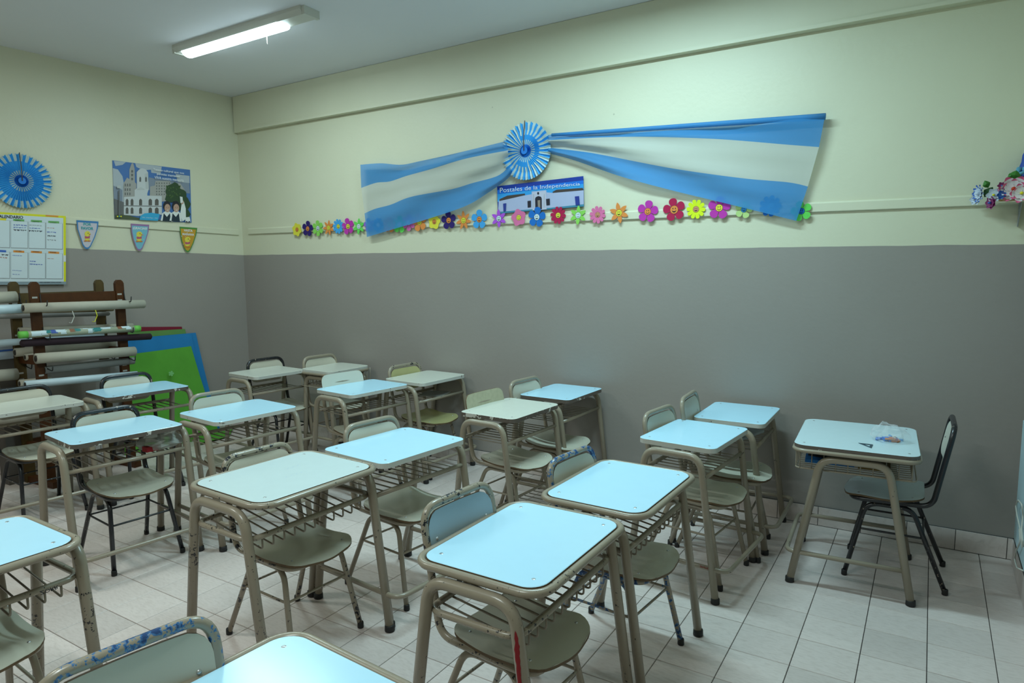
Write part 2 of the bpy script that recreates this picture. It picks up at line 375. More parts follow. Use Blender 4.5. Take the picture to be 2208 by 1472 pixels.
# ---------------------------------------------------------------- ceiling lamps
M_GLOW = glow_mat('lit_diffuser', (0.72, 0.95, 1.0), 9.0)
M_HOUS = mat('lamp_housing', (0.62, 0.62, 0.56), 0.45)
M_DIFF = mat('unlit_diffuser', (0.55, 0.6, 0.6), 0.3)
def lamp(x0, x1, y, label, g0=0.08, g1=0.13):
    xc = (x0 + x1) / 2; z = ceil_z(xc, y)
    t = empty('ceiling_lamp', (xc, y, z)); tag(t, label, 'ceiling lamp'); t.rotation_euler = (0, -0.0098, 0)
    hx = (x1 - x0) / 2; b = MB()
    prof = [(-0.085, 0.004), (-0.085, -0.02), (-0.06, -0.052), (0.06, -0.052), (0.085, -0.02), (0.085, 0.004)]
    vs = [(-hx, p, q) for p, q in prof] + [(hx, p, q) for p, q in prof]; m = len(prof)
    b.add(vs, [tuple(range(m - 1, -1, -1)), tuple(range(m, 2 * m))] + [(i, (i + 1) % m, m + (i + 1) % m, m + i) for i in range(m)], M_HOUS)
    link('housing', b.mesh('housing'), t)
    b = MB(); prof = [(0.062 * math.cos(math.radians(a_)), -0.046 - 0.045 * math.sin(math.radians(a_))) for a_ in range(0, 181, 20)]
    def seg(xa, xb, m_):
        vs = [(xa, p, q) for p, q in prof] + [(xb, p, q) for p, q in prof]; k = len(prof)
        b.add(vs, [tuple(range(k)), tuple(range(2 * k - 1, k - 1, -1))] + [(i, k + i, k + (i + 1) % k, (i + 1) % k) for i in range(k)], m_, False)
    seg(-hx + g0, hx - g1 * 1.6, M_GLOW)
    link('diffuser', b.mesh('diffuser'), t)
    for sgn in (-1, 1):
        b = MB(); b.box((sgn * (hx + 0.012), 0, -0.028), (0.03, 0.14, 0.058), M_HOUS); link('end_cap', b.mesh('end_cap'), t)
    b = MB(); b.tube([(hx - 0.42, -0.03, -0.08), (hx - 0.42, -0.03, -0.17)], 0.0025, M_HOUS, 6); link('pull_cord', b.mesh('pull_cord'), t)
    return t
pa, pb = on_z(398, 112, 3.46), on_z(662, 30, 3.46)
lamp(pa.x, pb.x, (pa.y + pb.y) / 2, 'lit white fluorescent ceiling lamp with a short hanging cord', g1=0.17)
# ---------------------------------------------------------------- school desks
CACHE = {}
def cached(key, fn):
    if key not in CACHE: CACHE[key] = fn()
    return CACHE[key]
T0 = 0.78
def board_mesh(w, d, r, th, mtop, medge):
    def f():
        b = MB(); p = rrect(d / 2, w / 2, r, 8); n = len(p); e = 0.0025
        pi = rrect(d / 2 - e, w / 2 - e, r - e, 8)
        vs = [(x, y, T0 - th) for x, y in p] + [(x, y, T0 - e * .6) for x, y in p] + [(x, y, T0) for x, y in pi]
        b.add(vs, [tuple(range(n - 1, -1, -1))] + [(i, (i + 1) % n, n + (i + 1) % n, n + i) for i in range(n)], medge)
        b.add(vs, [tuple(range(2 * n, 3 * n))] + [(n + i, n + (i + 1) % n, 2 * n + (i + 1) % n, 2 * n + i) for i in range(n)], mtop)
        return b.mesh('tabletop')
    return cached(('board', w, d, r, th, mtop.name, medge.name), f)
def screw_mesh(dome=False):
    def f():
        b = MB(); n = 10; R = 0.0065
        rings = [(R, 0.0), (R * .8, 0.0022 if dome else 0.0008), (R * .35, 0.0034 if dome else 0.0005)]
        vs = [(r * math.cos(2 * math.pi * k / n), r * math.sin(2 * math.pi * k / n), z) for r, z in rings for k in range(n)]
        fs = [(a * n + k, a * n + (k + 1) % n, (a + 1) * n + (k + 1) % n, (a + 1) * n + k) for a in range(2) for k in range(n)] + [tuple(2 * n + k for k in range(n))]
        b.add(vs, fs, M_SCREW, True); return b.mesh('screw')
    return cached(('screw', dome), f)
def foot_mesh(r):
    def f():
        b = MB(); b.tube([(0, 0, 0.0), (0, 0, 0.003), (0, 0, 0.028), (0, 0, 0.031)], [r * 1.0, r * 1.2, r * 1.15, r * 1.0], M_RUB, 12); return b.mesh('rubber_foot')
    return cached(('foot', r), f)
def legframe_mesh(y, foot, top, ztop, r, m, splay=0.0, bend=0.085):
    def f():
        b = MB()
        pts = fillet([(-foot, y + splay, 0.012), (-top, y, ztop), (top, y, ztop), (foot, y + splay, 0.012)], bend, 8)
        b.tube(pts, r, m, 12); return b.mesh('leg_frame')
    return cached(('leg', y, foot, top, ztop, r, m.name, splay), f)

DESKS = []
def desk(kind, c, yaw, T, w, d, top, edge, metal, label, near=True, group=None, shelf=False, turned=False):
    DESKS.append((c[0], c[1], d, kind))
    sx, sy = d / 0.44, w / 0.58
    W, D = 0.58, 0.44
    if kind == 'basket': sx = sy = 1.0; W, D = w, d
    t = empty('school_desk', (c[0], c[1], 0), math.radians(yaw), (sx, sy, T / T0))
    tag(t, label, 'desk', group)
    LR = 0.0195
    tp = link('tabletop', board_mesh(W, D, 0.062 if kind != 'board' else 0.045, {'board': 0.026, 'frame': 0.012, 'basket': 0.02}[kind], top, edge), t)
    for ax in (-1, 1):
        for ay in (-1, 1):
            s = link('screw', screw_mesh(), tp, (ax * (D / 2 - .048), ay * (W / 2 - .055), T0 + 0.0001))
    zt = T0 - 0.026 - LR if kind == 'board' else T0 - 0.029 - LR
    if kind != 'board':
        def rim():
            b = MB()
            if kind == 'basket': p = rrect(D / 2 - 0.002, W / 2 - 0.002, 0.06, 8); b.tube([(x, y, T0 - 0.032) for x, y in p], 0.012, metal, 10, closed=True)
            else:
                p = rrect(D / 2 + 0.014, W / 2 + 0.014, 0.072, 8); b.tube([(x, y, T0 - 0.0135) for x, y in p], 0.0135, metal, 10, closed=True)
            return b.mesh('rim_frame')
        link('rim_frame', cached(('rim', kind, metal.name, W), rim), t)
    LY = W / 2 + 0.026 if kind != 'basket' else W / 2 - 0.03
    FX = D / 2 + 0.035 if kind != 'basket' else D / 2 - 0.006
    if kind == 'basket': zt = T0 - 0.052 - LR
    for s in (-1, 1):
        lf = link('leg_frame', legframe_mesh(s * LY, FX, 0.155, zt, LR, metal), t)
        for a in (-1, 1): link('rubber_foot', foot_mesh(LR), lf, (a * FX, s * LY, 0.0))
    # shelf rack under the top
    zr = T0 - 0.155
    kx = 0.155 + (FX - 0.155) * (zt - zr) / zt      # x of the leg at rack height
    if kind == 'frame':
        def rack():
            b = MB(); hx = kx - 0.005
            p = rrect(hx, LY - 0.004, 0.05, 6)
            b.tube([(x, y, zr) for x, y in p], 0.0115, metal, 10, closed=True); return b.mesh('rack_frame')
        link('rack_frame', cached(('rack', metal.name), rack), t)
        def rod():
            b = MB(); hx = kx - 0.005
            b.tube(fillet([(-hx, 0, zr - 0.006), (hx, 0, zr - 0.055), (hx, 0, zr - 0.005)], 0.012, 4), 0.0037, M_ROD, 6); return b.mesh('rod')
        rm = cached(('rod_hook',), rod)
        for k in range(11): link('rod', rm, t, (0, -0.25 + k * 0.05, 0))
    elif kind == 'board':
        def rack():
            b = MB(); b.tube([(0, -LY + .01, zr), (0, LY - .01, zr)], 0.0115, metal, 10)
            return b.mesh('rack_bar')
        for s in (-1, 1): link('rack_bar', cached(('rackb', metal.name), rack), t, (s * kx, 0, 0))
        def rod():
            b = MB(); b.tube([(-kx, 0, zr - 0.008), (kx, 0, zr - 0.008)], 0.0037, M_ROD, 6); return b.mesh('rod')
        rm = cached(('rod_flat',), rod)
        for k in range(11): link('rod', rm, t, (0, -0.27 + k * 0.054, 0))
    if kind in ('board', 'basket'):
        def rail():
            b = MB(); z = 0.175; lo = FX - (FX - .155) * z / zt
            ext = lo + (0.085 if kind == 'board' else 0.055)
            pts = fillet([(-lo, -LY - .0, z), (ext, -LY - .0, z), (ext, LY, z), (-lo, LY, z)], [0, .06, .06, 0], 6)
            b.tube(pts, 0.0125, metal, 10); return b.mesh('foot_rail')
        link('foot_rail', cached(('rail', metal.name, W, kind), rail), t)
    if kind == 'basket':
        def bas():
            b = MB(); zb = T0 - 0.145; hx, hy = D / 2 - 0.008, W / 2 - 0.065
            p = rrect(hx, hy, 0.03, 4); b.tube([(x, y, zb) for x, y in p], 0.004, metal, 6, closed=True)
            return b.mesh('basket_frame')
        link('basket_frame', cached(('basket', metal.name, W), bas), t)
        def wire():
            b = MB(); zb = T0 - 0.145; hx = D / 2 - 0.008
            b.tube(fillet([(-hx + .02, 0, T0 - .02), (-hx + .02, 0, zb - .003), (hx, 0, zb - .003), (hx, 0, T0 - 0.02)], 0.008, 3), 0.003, metal, 6); return b.mesh('wire')
        wm = cached(('wire', metal.name, W), wire)
        for k in range(13): link('wire', wm, t, (0, -0.24 + k * 0.04, 0))
        def swire():
            b = MB(); zb = T0 - 0.145; b.tube([(0, 0, T0 - 0.02), (0, 0, zb)], 0.003, metal, 6); return b.mesh('side_wire')
        sm = cached(('swire', metal.name), swire)
        for s in (-1, 1):
            for k in range(10): link('side_wire', sm, t, (-D / 2 + .03 + k * (D - .06) / 9, s * (W / 2 - .065), 0))
    if shelf:
        def low():
            b = MB(); z = 0.18
            b.tube([(x + .16, y, z) for x, y in rrect(.13, LY - .004, .03, 4)], 0.008, metal, 8, closed=True)
            return b.mesh('low_shelf_frame')
        ls = link('low_shelf_frame', low(), t)
        b = MB(); b.tube([(0.03, 0, 0.168), (0.29, 0, 0.168)], 0.0035, M_ROD, 6); rm2 = b.mesh('low_rod')
        for k in range(9): link('rod', rm2, ls, (0, -0.24 + k * 0.06, 0))
    return t

def seat_mesh(m):
    def f():
        b = MB(); ny = 14; L, Wd, th = 0.375, 0.395, 0.010
        X = [-L / 2 + 0.055 * (1 - math.cos(math.pi / 2 * k / 5)) for k in range(6)] + [-L / 2 + 0.055 + (L - 0.055 - 0.105) * k / 6 for k in range(1, 6)] + \
            [L / 2 - 0.105 * (1 - math.sin(math.pi / 2 * k / 7)) for k in range(0, 8)]
        nx = len(X) - 1
        def pt(u, v, top):
            x = X[int(round(u * nx))]; uu = (x + L / 2) / L
            if x < -L / 2 + 0.055: q = 0.055; k = q - (x + L / 2)
            elif x > L / 2 - 0.105: q = 0.105; k = q - (L / 2 - x)
            else: q = k = 0.0
            hw = Wd / 2 * (0.93 + 0.07 * uu) - q + math.sqrt(max(0.0, q * q - k * k))
            y = v * hw; x = x + (0.012 * (1 - v * v) if uu > .5 else 0) * uu
            u = uu
            z = 0.462 + 0.008 * v * v - 0.022 * max(0, (u - 0.62) / 0.38) ** 2 - 0.016 * math.sin(math.pi * min(1, u / 0.8)) + 0.014 * (1 - u) ** 2
            return (x, y, z if top else z - th)
        vs = []; fs = []; side = []
        for lay in (1, 0):
            for i in range(nx + 1):
                for j in range(ny + 1): vs.append(pt(i / nx, -1 + 2 * j / ny, lay))
        st = ny + 1; off = (nx + 1) * st
        for i in range(nx):
            for j in range(ny):
                q = (i * st + j, (i + 1) * st + j, (i + 1) * st + j + 1, i * st + j + 1); fs.append(q); side.append(tuple(off + k for k in reversed(q)))
        edge = [i * st for i in range(nx + 1)] + [nx * st + j for j in range(1, ny + 1)] + [i * st + ny for i in range(nx - 1, -1, -1)] + [j for j in range(ny - 1, 0, -1)]
        for a, c in zip(edge, edge[1:] + edge[:1]): side.append((a, a + off, c + off, c))
        b.add(vs, fs, m, True); b.add(vs, side, M_PLY, False)
        return b.mesh('seat')
    return cached(('seat', m.name), f)
def back_mesh(m, outside):
    def f():
        b = MB(); hy = 0.172 if not outside else 0.195; h = 0.185; z0 = 0.665 if not outside else .685; th = 0.008
        x0, dx = (-0.214, -0.1875) if not outside else (-0.198, -0.1875)
        p = rrect(h / 2, hy, 0.06 if not outside else 0.05, 7)
        def place(a, y, k):
            z = z0 + h / 2 + a; x = x0 + dx * (z - 0.47) - 0.012 * (1 - (y / hy) ** 2) + k
            return (x, y, z)
        n = len(p); vs = [place(a, y, 0) for a, y in p] + [place(a, y, -th) for a, y in p]
        # interior fan columns for curvature
        ny = 10; st = []
        def col(y):
            ys = abs(y); r = 0.06 if not outside else 0.05
            k = h / 2 if ys < hy - r else (h / 2 - r + math.sqrt(max(0, r * r - (ys - hy + r) ** 2)))
            return k
        Y = [-hy + 2 * hy * (0.5 - 0.5 * math.cos(math.pi * j / 16)) for j in range(17)]
        vs = []
        for k in (0, -th):
            for y in Y:
                kk = max(col(y), 0.02)
                for a in (-kk, -kk * .33, kk * .33, kk): vs.append(place(a, y, k))
        fs = []; sd = []
        o = 17 * 4
        for j in range(16):
            for a in range(3):
                fs.append((j * 4 + a, (j + 1) * 4 + a, (j + 1) * 4 + a + 1, j * 4 + a + 1)); fs.append((o + j * 4 + a + 1, o + (j + 1) * 4 + a + 1, o + (j + 1) * 4 + a, o + j * 4 + a))
            for a in (0, 3): sd.append((j * 4 + a, (j + 1) * 4 + a, o + (j + 1) * 4 + a, o + j * 4 + a))
        for j in (0, 16):
            for a in range(3): sd.append((j * 4 + a, j * 4 + a + 1, o + j * 4 + a + 1, o + j * 4 + a))
        b.add(vs, fs, m, True); b.add(vs, sd, M_PLY, False); return b.mesh('backrest')
    return cached(('back', m.name, outside), f)
def chair(c, yaw, metal, seat_m, back_m, label, outside=False, sc=1.0, dz=0.0):
    if abs(yaw) < 90:      # tuck the chair so that its back stands just behind the rear edge of its desk
        best = min(DESKS, key=lambda q: math.hypot(q[0] - (c[0] - .1), q[1] - c[1]))
        rear = best[0] - best[2] / 2 - (0.034 if best[3] == 'frame' else 0.008)
        k_off = 0.300 if not outside else 0.292
        ax, ay = c[0] - 0.294, c[1]
        k = (rear - 0.014 - CAM.x) / (ax - CAM.x)
        k = min(max(k, 0.97), 1.10)
        ay2 = CAM.y + (ay - CAM.y) * k
        sc = (1.706 - 0.816 * k) / 0.885 + dz
        c = (rear - 0.014 + 0.290, min(ay2, -0.236))
    t = empty('school_chair', (c[0], c[1], 0), math.radians(yaw), (1, 1, sc)); tag(t, label, 'chair', None)
    def bf():
        b = MB(); hw = 0.182
        top = 0.872 if not outside else 0.80
        pts = [(-0.300 + (0.0 if not outside else 0.013), -hw, top), (-0.300, hw, top)]
        P = fillet([(0.155, 0, 0.435), (0.155, -hw + .01, 0.435), (-0.222, -hw, 0.450), (-0.222 - (top - .47) * .1875, -hw, top), (-0.222 - (top - .47) * .1875, hw, top),
                    (-0.222, hw, 0.450), (0.155, hw - .01, 0.435), (0.155, 0, 0.435)], [0, .07, .07, .075, .075, .07, .07, 0], 7)
        b.tube(P, 0.0135, metal, 10); return b.mesh('seat_and_back_frame')
    link('back_frame', cached(('bf', metal.name, outside), bf), t)
    st = link('seat', seat_mesh(seat_m), t)
    for x, y, z in ((-.135, -.13, .4664), (-.135, .13, .4664), (.12, -.14, .4605), (.12, .14, .4605)): link('screw', screw_mesh(True), st, (x, y, z))
    bk = link('backrest', back_mesh(back_m, outside), t)
    for y in (-0.135, 0.135):
        z = 0.758; x = (-0.214 if not outside else -0.198) - 0.1875 * (z - .47) - 0.012 * (1 - (y / .172) ** 2) + 0.0005
        s = link('screw', screw_mesh(True), bk, (x, y, z)); s.rotation_euler = (0, math.pi / 2 - 0.18, 0)
    for s_ in (-1, 1):
        def lg(s_=s_):
            b = MB(); pts = fillet([(-0.300, s_ * 0.192, 0.012), (-0.135, s_ * 0.155, 0.415), (0.080, s_ * 0.155, 0.415), (0.168, s_ * 0.192, 0.012)], 0.08, 7)
            b.tube(pts, 0.0125, metal, 10); return b.mesh('leg_frame')
        lf = link('leg_frame', cached(('clg', metal.name, s_), lg), t)
        for x in (-0.300, 0.168): link('rubber_foot', foot_mesh(0.0125), lf, (x, s_ * 0.192, 0))
    def sr():
        b = MB(); z = 0.27
        xr = -0.300 + (0.165) * z / .415; xf = 0.168 - 0.088 * z / .415; y = 0.192 - .037 * z / .415
        b.tube(fillet([(xr, -y, z), (xf, -y, z), (xf, y, z), (xr, y, z)], 0.02, 4, True), 0.0058, metal, 8, closed=True); return b.mesh('stretcher')
    link('stretcher', cached(('sr', metal.name), sr), t)
    return t

G_D = None
desk('frame', (5.091, -2.747), -0.5, .77, .615, .447, M_SKY, M_PLY, M_BEIGE_W, 'desk with a red smear on its near leg, nearest the centre of the bottom edge')
desk('frame', (5.141, -2.032), -1.5, .77, .596, .430, M_SKY, M_PLY, M_BEIGE, 'tan-rimmed pale blue desk just behind the desk with the red-smeared leg')
desk('board', (5.171, -1.062), -5, .785, .55, .42, M_SKY, M_EDGE, M_BEIGE, 'white-edged pale blue desk, nearer of the pair left of the solitary turned desk')
desk('board', (5.233, -0.352), 0.5, .77, .547, .42, M_SKY, M_EDGE, M_BEIGE, 'desk against the long wall left of the solitary turned desk, papers in its rack')
DE = desk('basket', (5.929, -0.612), 183, .765, .67, .575, M_PALE2, M_CHIPB, M_BEIGE, 'solitary desk turned the other way with a wire basket and chalk bag on top')
desk('frame', (3.832, -2.713), -3.0, .79, .607, .486, M_PALE, M_PLY, M_BEIGE_W, 'desk with badly chipped tan rim and pencil marks on its pale top, left of centre')
desk('board', (3.912, -2.076), -5.5, .79, .586, .463, M_SKY, M_EDGE, M_BEIGE, 'pale blue desk with thick dirty white edge touching the chipped-rim desk')
desk('board', (3.949, -1.006), -3, .785, .55, .42, M_CREAM, M_CHIPB, M_BEIGE, 'cream topped desk with peeled brown edge and a low wire shelf near its feet', shelf=True)
desk('board', (3.973, -0.336), -1.5, .785, .54, .41, M_SKY, M_CHIPB, M_BEIGE, 'pale blue desk with peeled brown edge against the long wall, behind the cream one')
desk('board', (2.246, -2.613), -7, .78, .596, .447, M_SKY, M_CHIPB, M_BEIGE, 'pale blue desk with peeling edge and a plastic bag in its rack')
desk('board', (2.425, -1.916), -5.5, .78, .575, .475, M_SKY, M_EDGE, M_BEIGE, 'pale blue desk with half missing edge band in front of the green card sheet')
desk('board', (2.553, -0.911), -6, .785, .565, .436, M_SKY, M_EDGE, M_BEIGE, 'pale blue desk whose chair has a frameless white backrest')
desk('board', (2.695, -0.322), -3.5, .79, .54, .43, M_CREAM, M_EDGE, M_BEIGE, 'cream desk with a yellowed chair, touching the long wall')
desk('board', (1.068, -1.81), -7, .78, .60, .438, M_SKY, M_CHIPB, M_BEIGE, 'pale blue desk with taped torn edge right in front of the map rack')
desk('board', (1.225, -0.735), -5, .78, .52, .44, M_CREAM, M_EDGE, M_BEIGE, 'cream topped desk nearest the left corner of the room, clear of the wall')
desk('basket', (1.635, -0.312), -2, .79, .48, .41, M_CREAM, M_EDGE, M_BEIGE, 'cream desk with a wire basket in the far corner against the long wall')
desk('board', (0.990, -2.555), -5, .78, .60, .45, M_CREAM, M_EDGE, M_BEIGE, 'cream desk cut by the left picture edge below the map rack')
desk('frame', (5.075, -3.885), -4, .77, .60, .46, M_SKY, M_PLY, M_BEIGE, 'bright pale blue desk cut by the bottom picture edge, nearest the viewer')
desk('frame', (3.525, -3.845), -1, .77, .60, .46, M_SKY, M_PLY, M_BEIGE_W, 'pale blue desk cut by the left picture edge with black scribbles on its leg')

chair((5.10, -2.775), -5, M_MIX, M_SEAT, mat('blue_grey_laminate', (0.36, 0.47, 0.54), 0.3), 'chair with a blue-grey backrest and chipped tan frame, pushed under the red-smeared desk')
chair((5.22, -2.10), -6, M_BLUE, M_SEAT, M_BACK, 'chair with blue, black and tan flaking paint at the second front desk')
chair((5.24, -1.04), -7, M_BEIGE, M_SEAT, M_BACK, 'clean tan framed chair under the nearer desk left of the turned desk')
chair((5.25, -0.47), 3, M_BEIGE, M_SEAT, M_BACK, 'tan chair set close to the wall at the desk with papers in its rack')
chair((6.07, -0.50), 181, M_BLACK, M_PALE, M_CREAM, 'black framed chair with pale seat facing left at the solitary turned desk')
chair((3.96, -2.745), -3, M_MIX, M_SEAT, M_BACK, 'chair with heavily flaked black and tan frame under the chipped-rim desk')
chair((4.01, -2.08), -7, M_BEIGE, M_SEAT, M_BACK, 'plain tan chair at the pale blue desk with thick dirty white edge')
chair((4.02, -1.03), -5, M_BEIGE, M_SEAT, mat('striated_laminate', (0.42, 0.40, 0.28), 0.4, var=0.2, scale=40), 'chair with a frameless wood-grain backrest at the cream desk', outside=True)
chair((4.05, -0.52), -5, M_BEIGE, M_SEAT, M_BACK, 'tan chair with oval cream backrest by the long wall, next to the wood-grain backed chair')
chair((2.44, -2.64), -6, M_BLACK, M_SEAT, M_BACK, 'black framed chair with cream backrest at the desk holding a plastic bag')
chair((2.52, -1.97), -7, M_BEIGE, M_SEAT, M_BACK, 'tan chair between the green card sheet and the half-edged desk')
chair((2.60, -0.94), -8, M_BEIGE, M_SEAT, mat('white_laminate', (0.68, 0.67, 0.58), 0.3), 'chair with a frameless white backrest', outside=True)
chair((2.80, -0.39), -5, M_MIX, M_SEATY, M_SEATY, 'chair with yellowed seat and backrest by the long wall')
chair((1.16, -2.54), -4, M_BLACK, M_SEAT, M_BACK, 'black framed chair cut by the left picture edge below the map rack')
chair((1.24, -1.87), -8, M_BLACK, M_SEAT, M_BACK, 'black framed chair between the map rack and the torn-edged desk')
chair((1.44, -0.72), -6, M_BLACK, M_SEAT, M_BACK, 'black framed chair at the cream desk nearest the room corner')
chair((1.72, -0.33), -5, M_BEIGE, M_SEAT, M_BACK, 'tan chair in the far corner behind the wire-basket desk')
chair((5.10, -3.99), -9, M_BLUE, M_SEAT, M_BACK, 'chair with bright blue flaking paint at the bottom picture edge', dz=0.024)
chair((3.72, -3.87), -4, M_BEIGE, M_SEAT, M_BACK, 'tan chair in the bottom left corner under the scribbled desk')
# ---------------------------------------------------------------- things on the walls
def flat(name, col, rough=0.55): return mat('print_' + name, col, rough, spec=0.3)
P_ = {}
def C(name, col=None, rough=0.55):
    if name not in P_: P_[name] = flat(name, col, rough)
    return P_[name]
def lin(r, g, b): return tuple(((c / 255) / 12.92 if c / 255 <= 0.04045 else ((c / 255 + 0.055) / 1.055) ** 2.4) for c in (r, g, b))
TXT = {}
def text_geo(s, bold=0.0):
    if (s, bold) in TXT: return TXT[(s, bold)]
    cu = bpy.data.curves.new('t', 'FONT'); cu.body = s; cu.resolution_u = 3; cu.offset = bold
    ob = bpy.data.objects.new('t', cu); COL.objects.link(ob)
    dg = bpy.context.evaluated_depsgraph_get(); me = bpy.data.meshes.new_from_object(ob.evaluated_get(dg))
    vs = [tuple(v.co) for v in me.vertices]; fs = [tuple(p.vertices) for p in me.polygons]
    x0, x1 = min(v[0] for v in vs), max(v[0] for v in vs); y0, y1 = min(v[1] for v in vs), max(v[1] for v in vs)
    vs = [((v[0] - x0) / (x1 - x0), (v[1] - y0) / (y1 - y0)) for v in vs]
    bpy.data.objects.remove(ob); bpy.data.curves.remove(cu); bpy.data.meshes.remove(me)
    TXT[(s, bold)] = (vs, fs); return TXT[(s, bold)]
class Art:
    """flat printed matter: polygons given in a zoom frame of the photograph, laid on a wall plane at real size"""
    def __init__(s, fn, ox, oy, k, d0): s.fn, s.ox, s.oy, s.k, s.d = fn, ox, oy, k, d0; s.b = MB(); s.n = 0; s.origin = None
    def P(s, x, y, d): return s.fn(s.ox + x / s.k, s.oy + y / s.k, d)
    def face(s, pts, m, lay=None):
        d = s.d + 0.0004 * (s.n if lay is None else lay); s.n += 1 if lay is None else 0
        vs = [s.P(x, y, d) for x, y in pts]
        a = sum((pts[i][0] * pts[(i + 1) % len(pts)][1] - pts[(i + 1) % len(pts)][0] * pts[i][1]) for i in range(len(pts)))
        f = tuple(range(len(vs))); s.b.add(vs, [f if a < 0 else f[::-1]], m)
    def ell(s, cx, cy, rx, ry, m, n=16, jit=0.0, lay=None):
        s.face([(cx + rx * (1 + random.uniform(-jit, jit)) * math.cos(2 * math.pi * k / n), cy + ry * (1 + random.uniform(-jit, jit)) * math.sin(2 * math.pi * k / n)) for k in range(n)], m, lay)
    def text(s, t, q, m, bold=0.0):
        vs, fs = text_geo(t, bold); d = s.d + 0.0004 * s.n + 0.0004; s.n += 1
        (ax, ay), (bx, by), (cx, cy), (dx, dy) = q   # tl tr br bl
        out = []
        for u, v in vs:
            tx, ty = ax + (bx - ax) * u, ay + (by - ay) * u; lx_, ly_ = dx + (cx - dx) * u, dy + (cy - dy) * u
            out.append(s.P(lx_ + (tx - lx_) * v, ly_ + (ty - ly_) * v, d))
        s.b.add(out, fs, m)
    def stroke(s, pts, w, m):
        d = s.d + 0.0004 * s.n + 0.0003
        for (x0, y0), (x1, y1) in zip(pts, pts[1:]):
            L = math.hypot(x1 - x0, y1 - y0) or 1; nx, ny = -(y1 - y0) / L * w / 2, (x1 - x0) / L * w / 2
            q = [(x0 + nx, y0 + ny), (x1 + nx, y1 + ny), (x1 - nx, y1 - ny), (x0 - nx, y0 - ny)]
            s.b.add([s.P(x, y, d) for x, y in q], [(0, 1, 2, 3)], m)
    def scribble(s, x0, y0, x1, h, m, w=3.0, slope=0.06):
        x = x0
        while x < x1 - 6:
            L = random.uniform(10, 26); pts = []
            n = int(L / 3.2)
            for k in range(n + 1):
                xx = x + L * k / n; pts.append((xx, y0 + (xx - x0) * slope + (h if k % 2 else 0) * random.uniform(0.4, 1.0)))
            s.stroke(pts, w, m); x += L + random.uniform(4, 9)
    def done(s, name, parent=None): return link(name, s.b.mesh(name), parent)
def sheet(fn, ox, oy, k, quad_, d, th, m, name):
    b = MB(); pts = [fn(ox + x / k, oy + y / k, d) for x, y in quad_]; nrm = (pts[1] - pts[0]).cross(pts[3] - pts[0]).normalized()
    if nrm.dot(CAM - pts[0]) < 0: nrm = -nrm
    bk = [p - nrm * th for p in pts]; n = len(pts)
    b.add(pts + bk, [tuple(range(n)), tuple(range(2 * n - 1, n - 1, -1))] + [(i, n + i, n + (i + 1) % n, (i + 1) % n) for i in range(n)], m)
    return link(name, b.mesh(name))
Z1k = (0, 300, 4.0145); ZFk = (760, 220, 4.089)
WH = C('white', (0.72, 0.74, 0.72)); BK = C('black', (0.02, 0.02, 0.025)); GY = C('grey', (0.28, 0.29, 0.3)); LG = C('light_grey', (0.48, 0.5, 0.5))
YE = C('yellow', (0.75, 0.66, 0.03)); OR = C('orange', (0.72, 0.27, 0.05)); BL = C('blue', (0.04, 0.13, 0.5)); GR = C('green', (0.15, 0.4, 0.12)); TE = C('teal', (0.03, 0.32, 0.34))

# year planner
cal = sheet(on_left, *Z1k, [(-300, 612), (570, 665), (570, 1255), (-300, 1262)], 0.030, 0.012, C('planner_yellow', (0.72, 0.70, 0.02)), 'year_planner')
tag(cal, 'white wall planner headed CALENDARIO with yellow border and handwritten boxes', 'calendar')
A = Art(on_left, *Z1k, 0.0305)
A.face([(-278, 632), (548, 682), (552, 1236), (-278, 1240)], C('planner_white', (0.62, 0.72, 0.76)))
A.face([(-300, 1232), (572, 1232), (572, 1256), (-300, 1262)], C('planner_tray', (0.25, 0.32, 0.36)))
A.face([(395, 655), (505, 662), (505, 674), (395, 667)], OR)
A.face([(552, 1005), (570, 1005), (570, 1060), (552, 1060)], WH)
A.text('CALENDARIO', [(-32, 652), (200, 664), (200, 690), (-32, 680)], BK, 0.02)
cols = [(-210, -68), (-62, 86), (95, 243), (250, 394), (400, 543)]
for ci, (x0, x1) in enumerate(cols):
    for r_, (y0, y1) in enumerate(((700, 938), (974, 1205))):
        s0, s1 = y0 + 0.055 * x0, y0 + 0.055 * x1; e0, e1 = y1 + 0.03 * x0, y1 + 0.03 * x1
        if r_ == 1: s0, s1, e0, e1 = y0 + .03 * x0, y0 + .03 * x1, y1 + .01 * x0, y1 + .01 * x1
        A.face([(x0, s0), (x1, s1), (x1, e1), (x0, e0)], GY, 5); A.face([(x0 + 1, s0 + 1), (x1 - 4, s1 + 1), (x1 - 4, e1 - 4), (x0 + 1, e0 - 4)], C('cell_white', (0.64, 0.74, 0.78)), 6)
        tc_ = [[YE, YE, GR, GR, GR], [BL, BL, OR, OR, OR]][r_][ci]
        tx = (x0 + x1) / 2 - 5; ty = s0 - 4
        A.face([(tx - 48, ty - 12), (tx + 46, ty - 7), (tx + 46, ty + 11), (tx - 48, ty + 6)], tc_, 7)
A.n = 9
for tx, ty, nm in ((152, 703, 'ABRIL'), (306, 713, 'MAYO'), (456, 722, 'JUNIO'), (154, 966, 'OCTUBRE'), (308, 972, 'NOVIEMBRE'), (455, 977, 'DICIEMBRE')):
    A.text(nm, [(tx - 22, ty - 4), (tx + 32, ty - 2), (tx + 32, ty + 7), (tx - 22, ty + 5)], BK); A.n = 9
IB, IK, IR = C('ink_blue', (0.06, 0.12, 0.5)), C('ink_black', (0.03, 0.03, 0.05)), C('ink_red', (0.5, 0.15, 0.08))
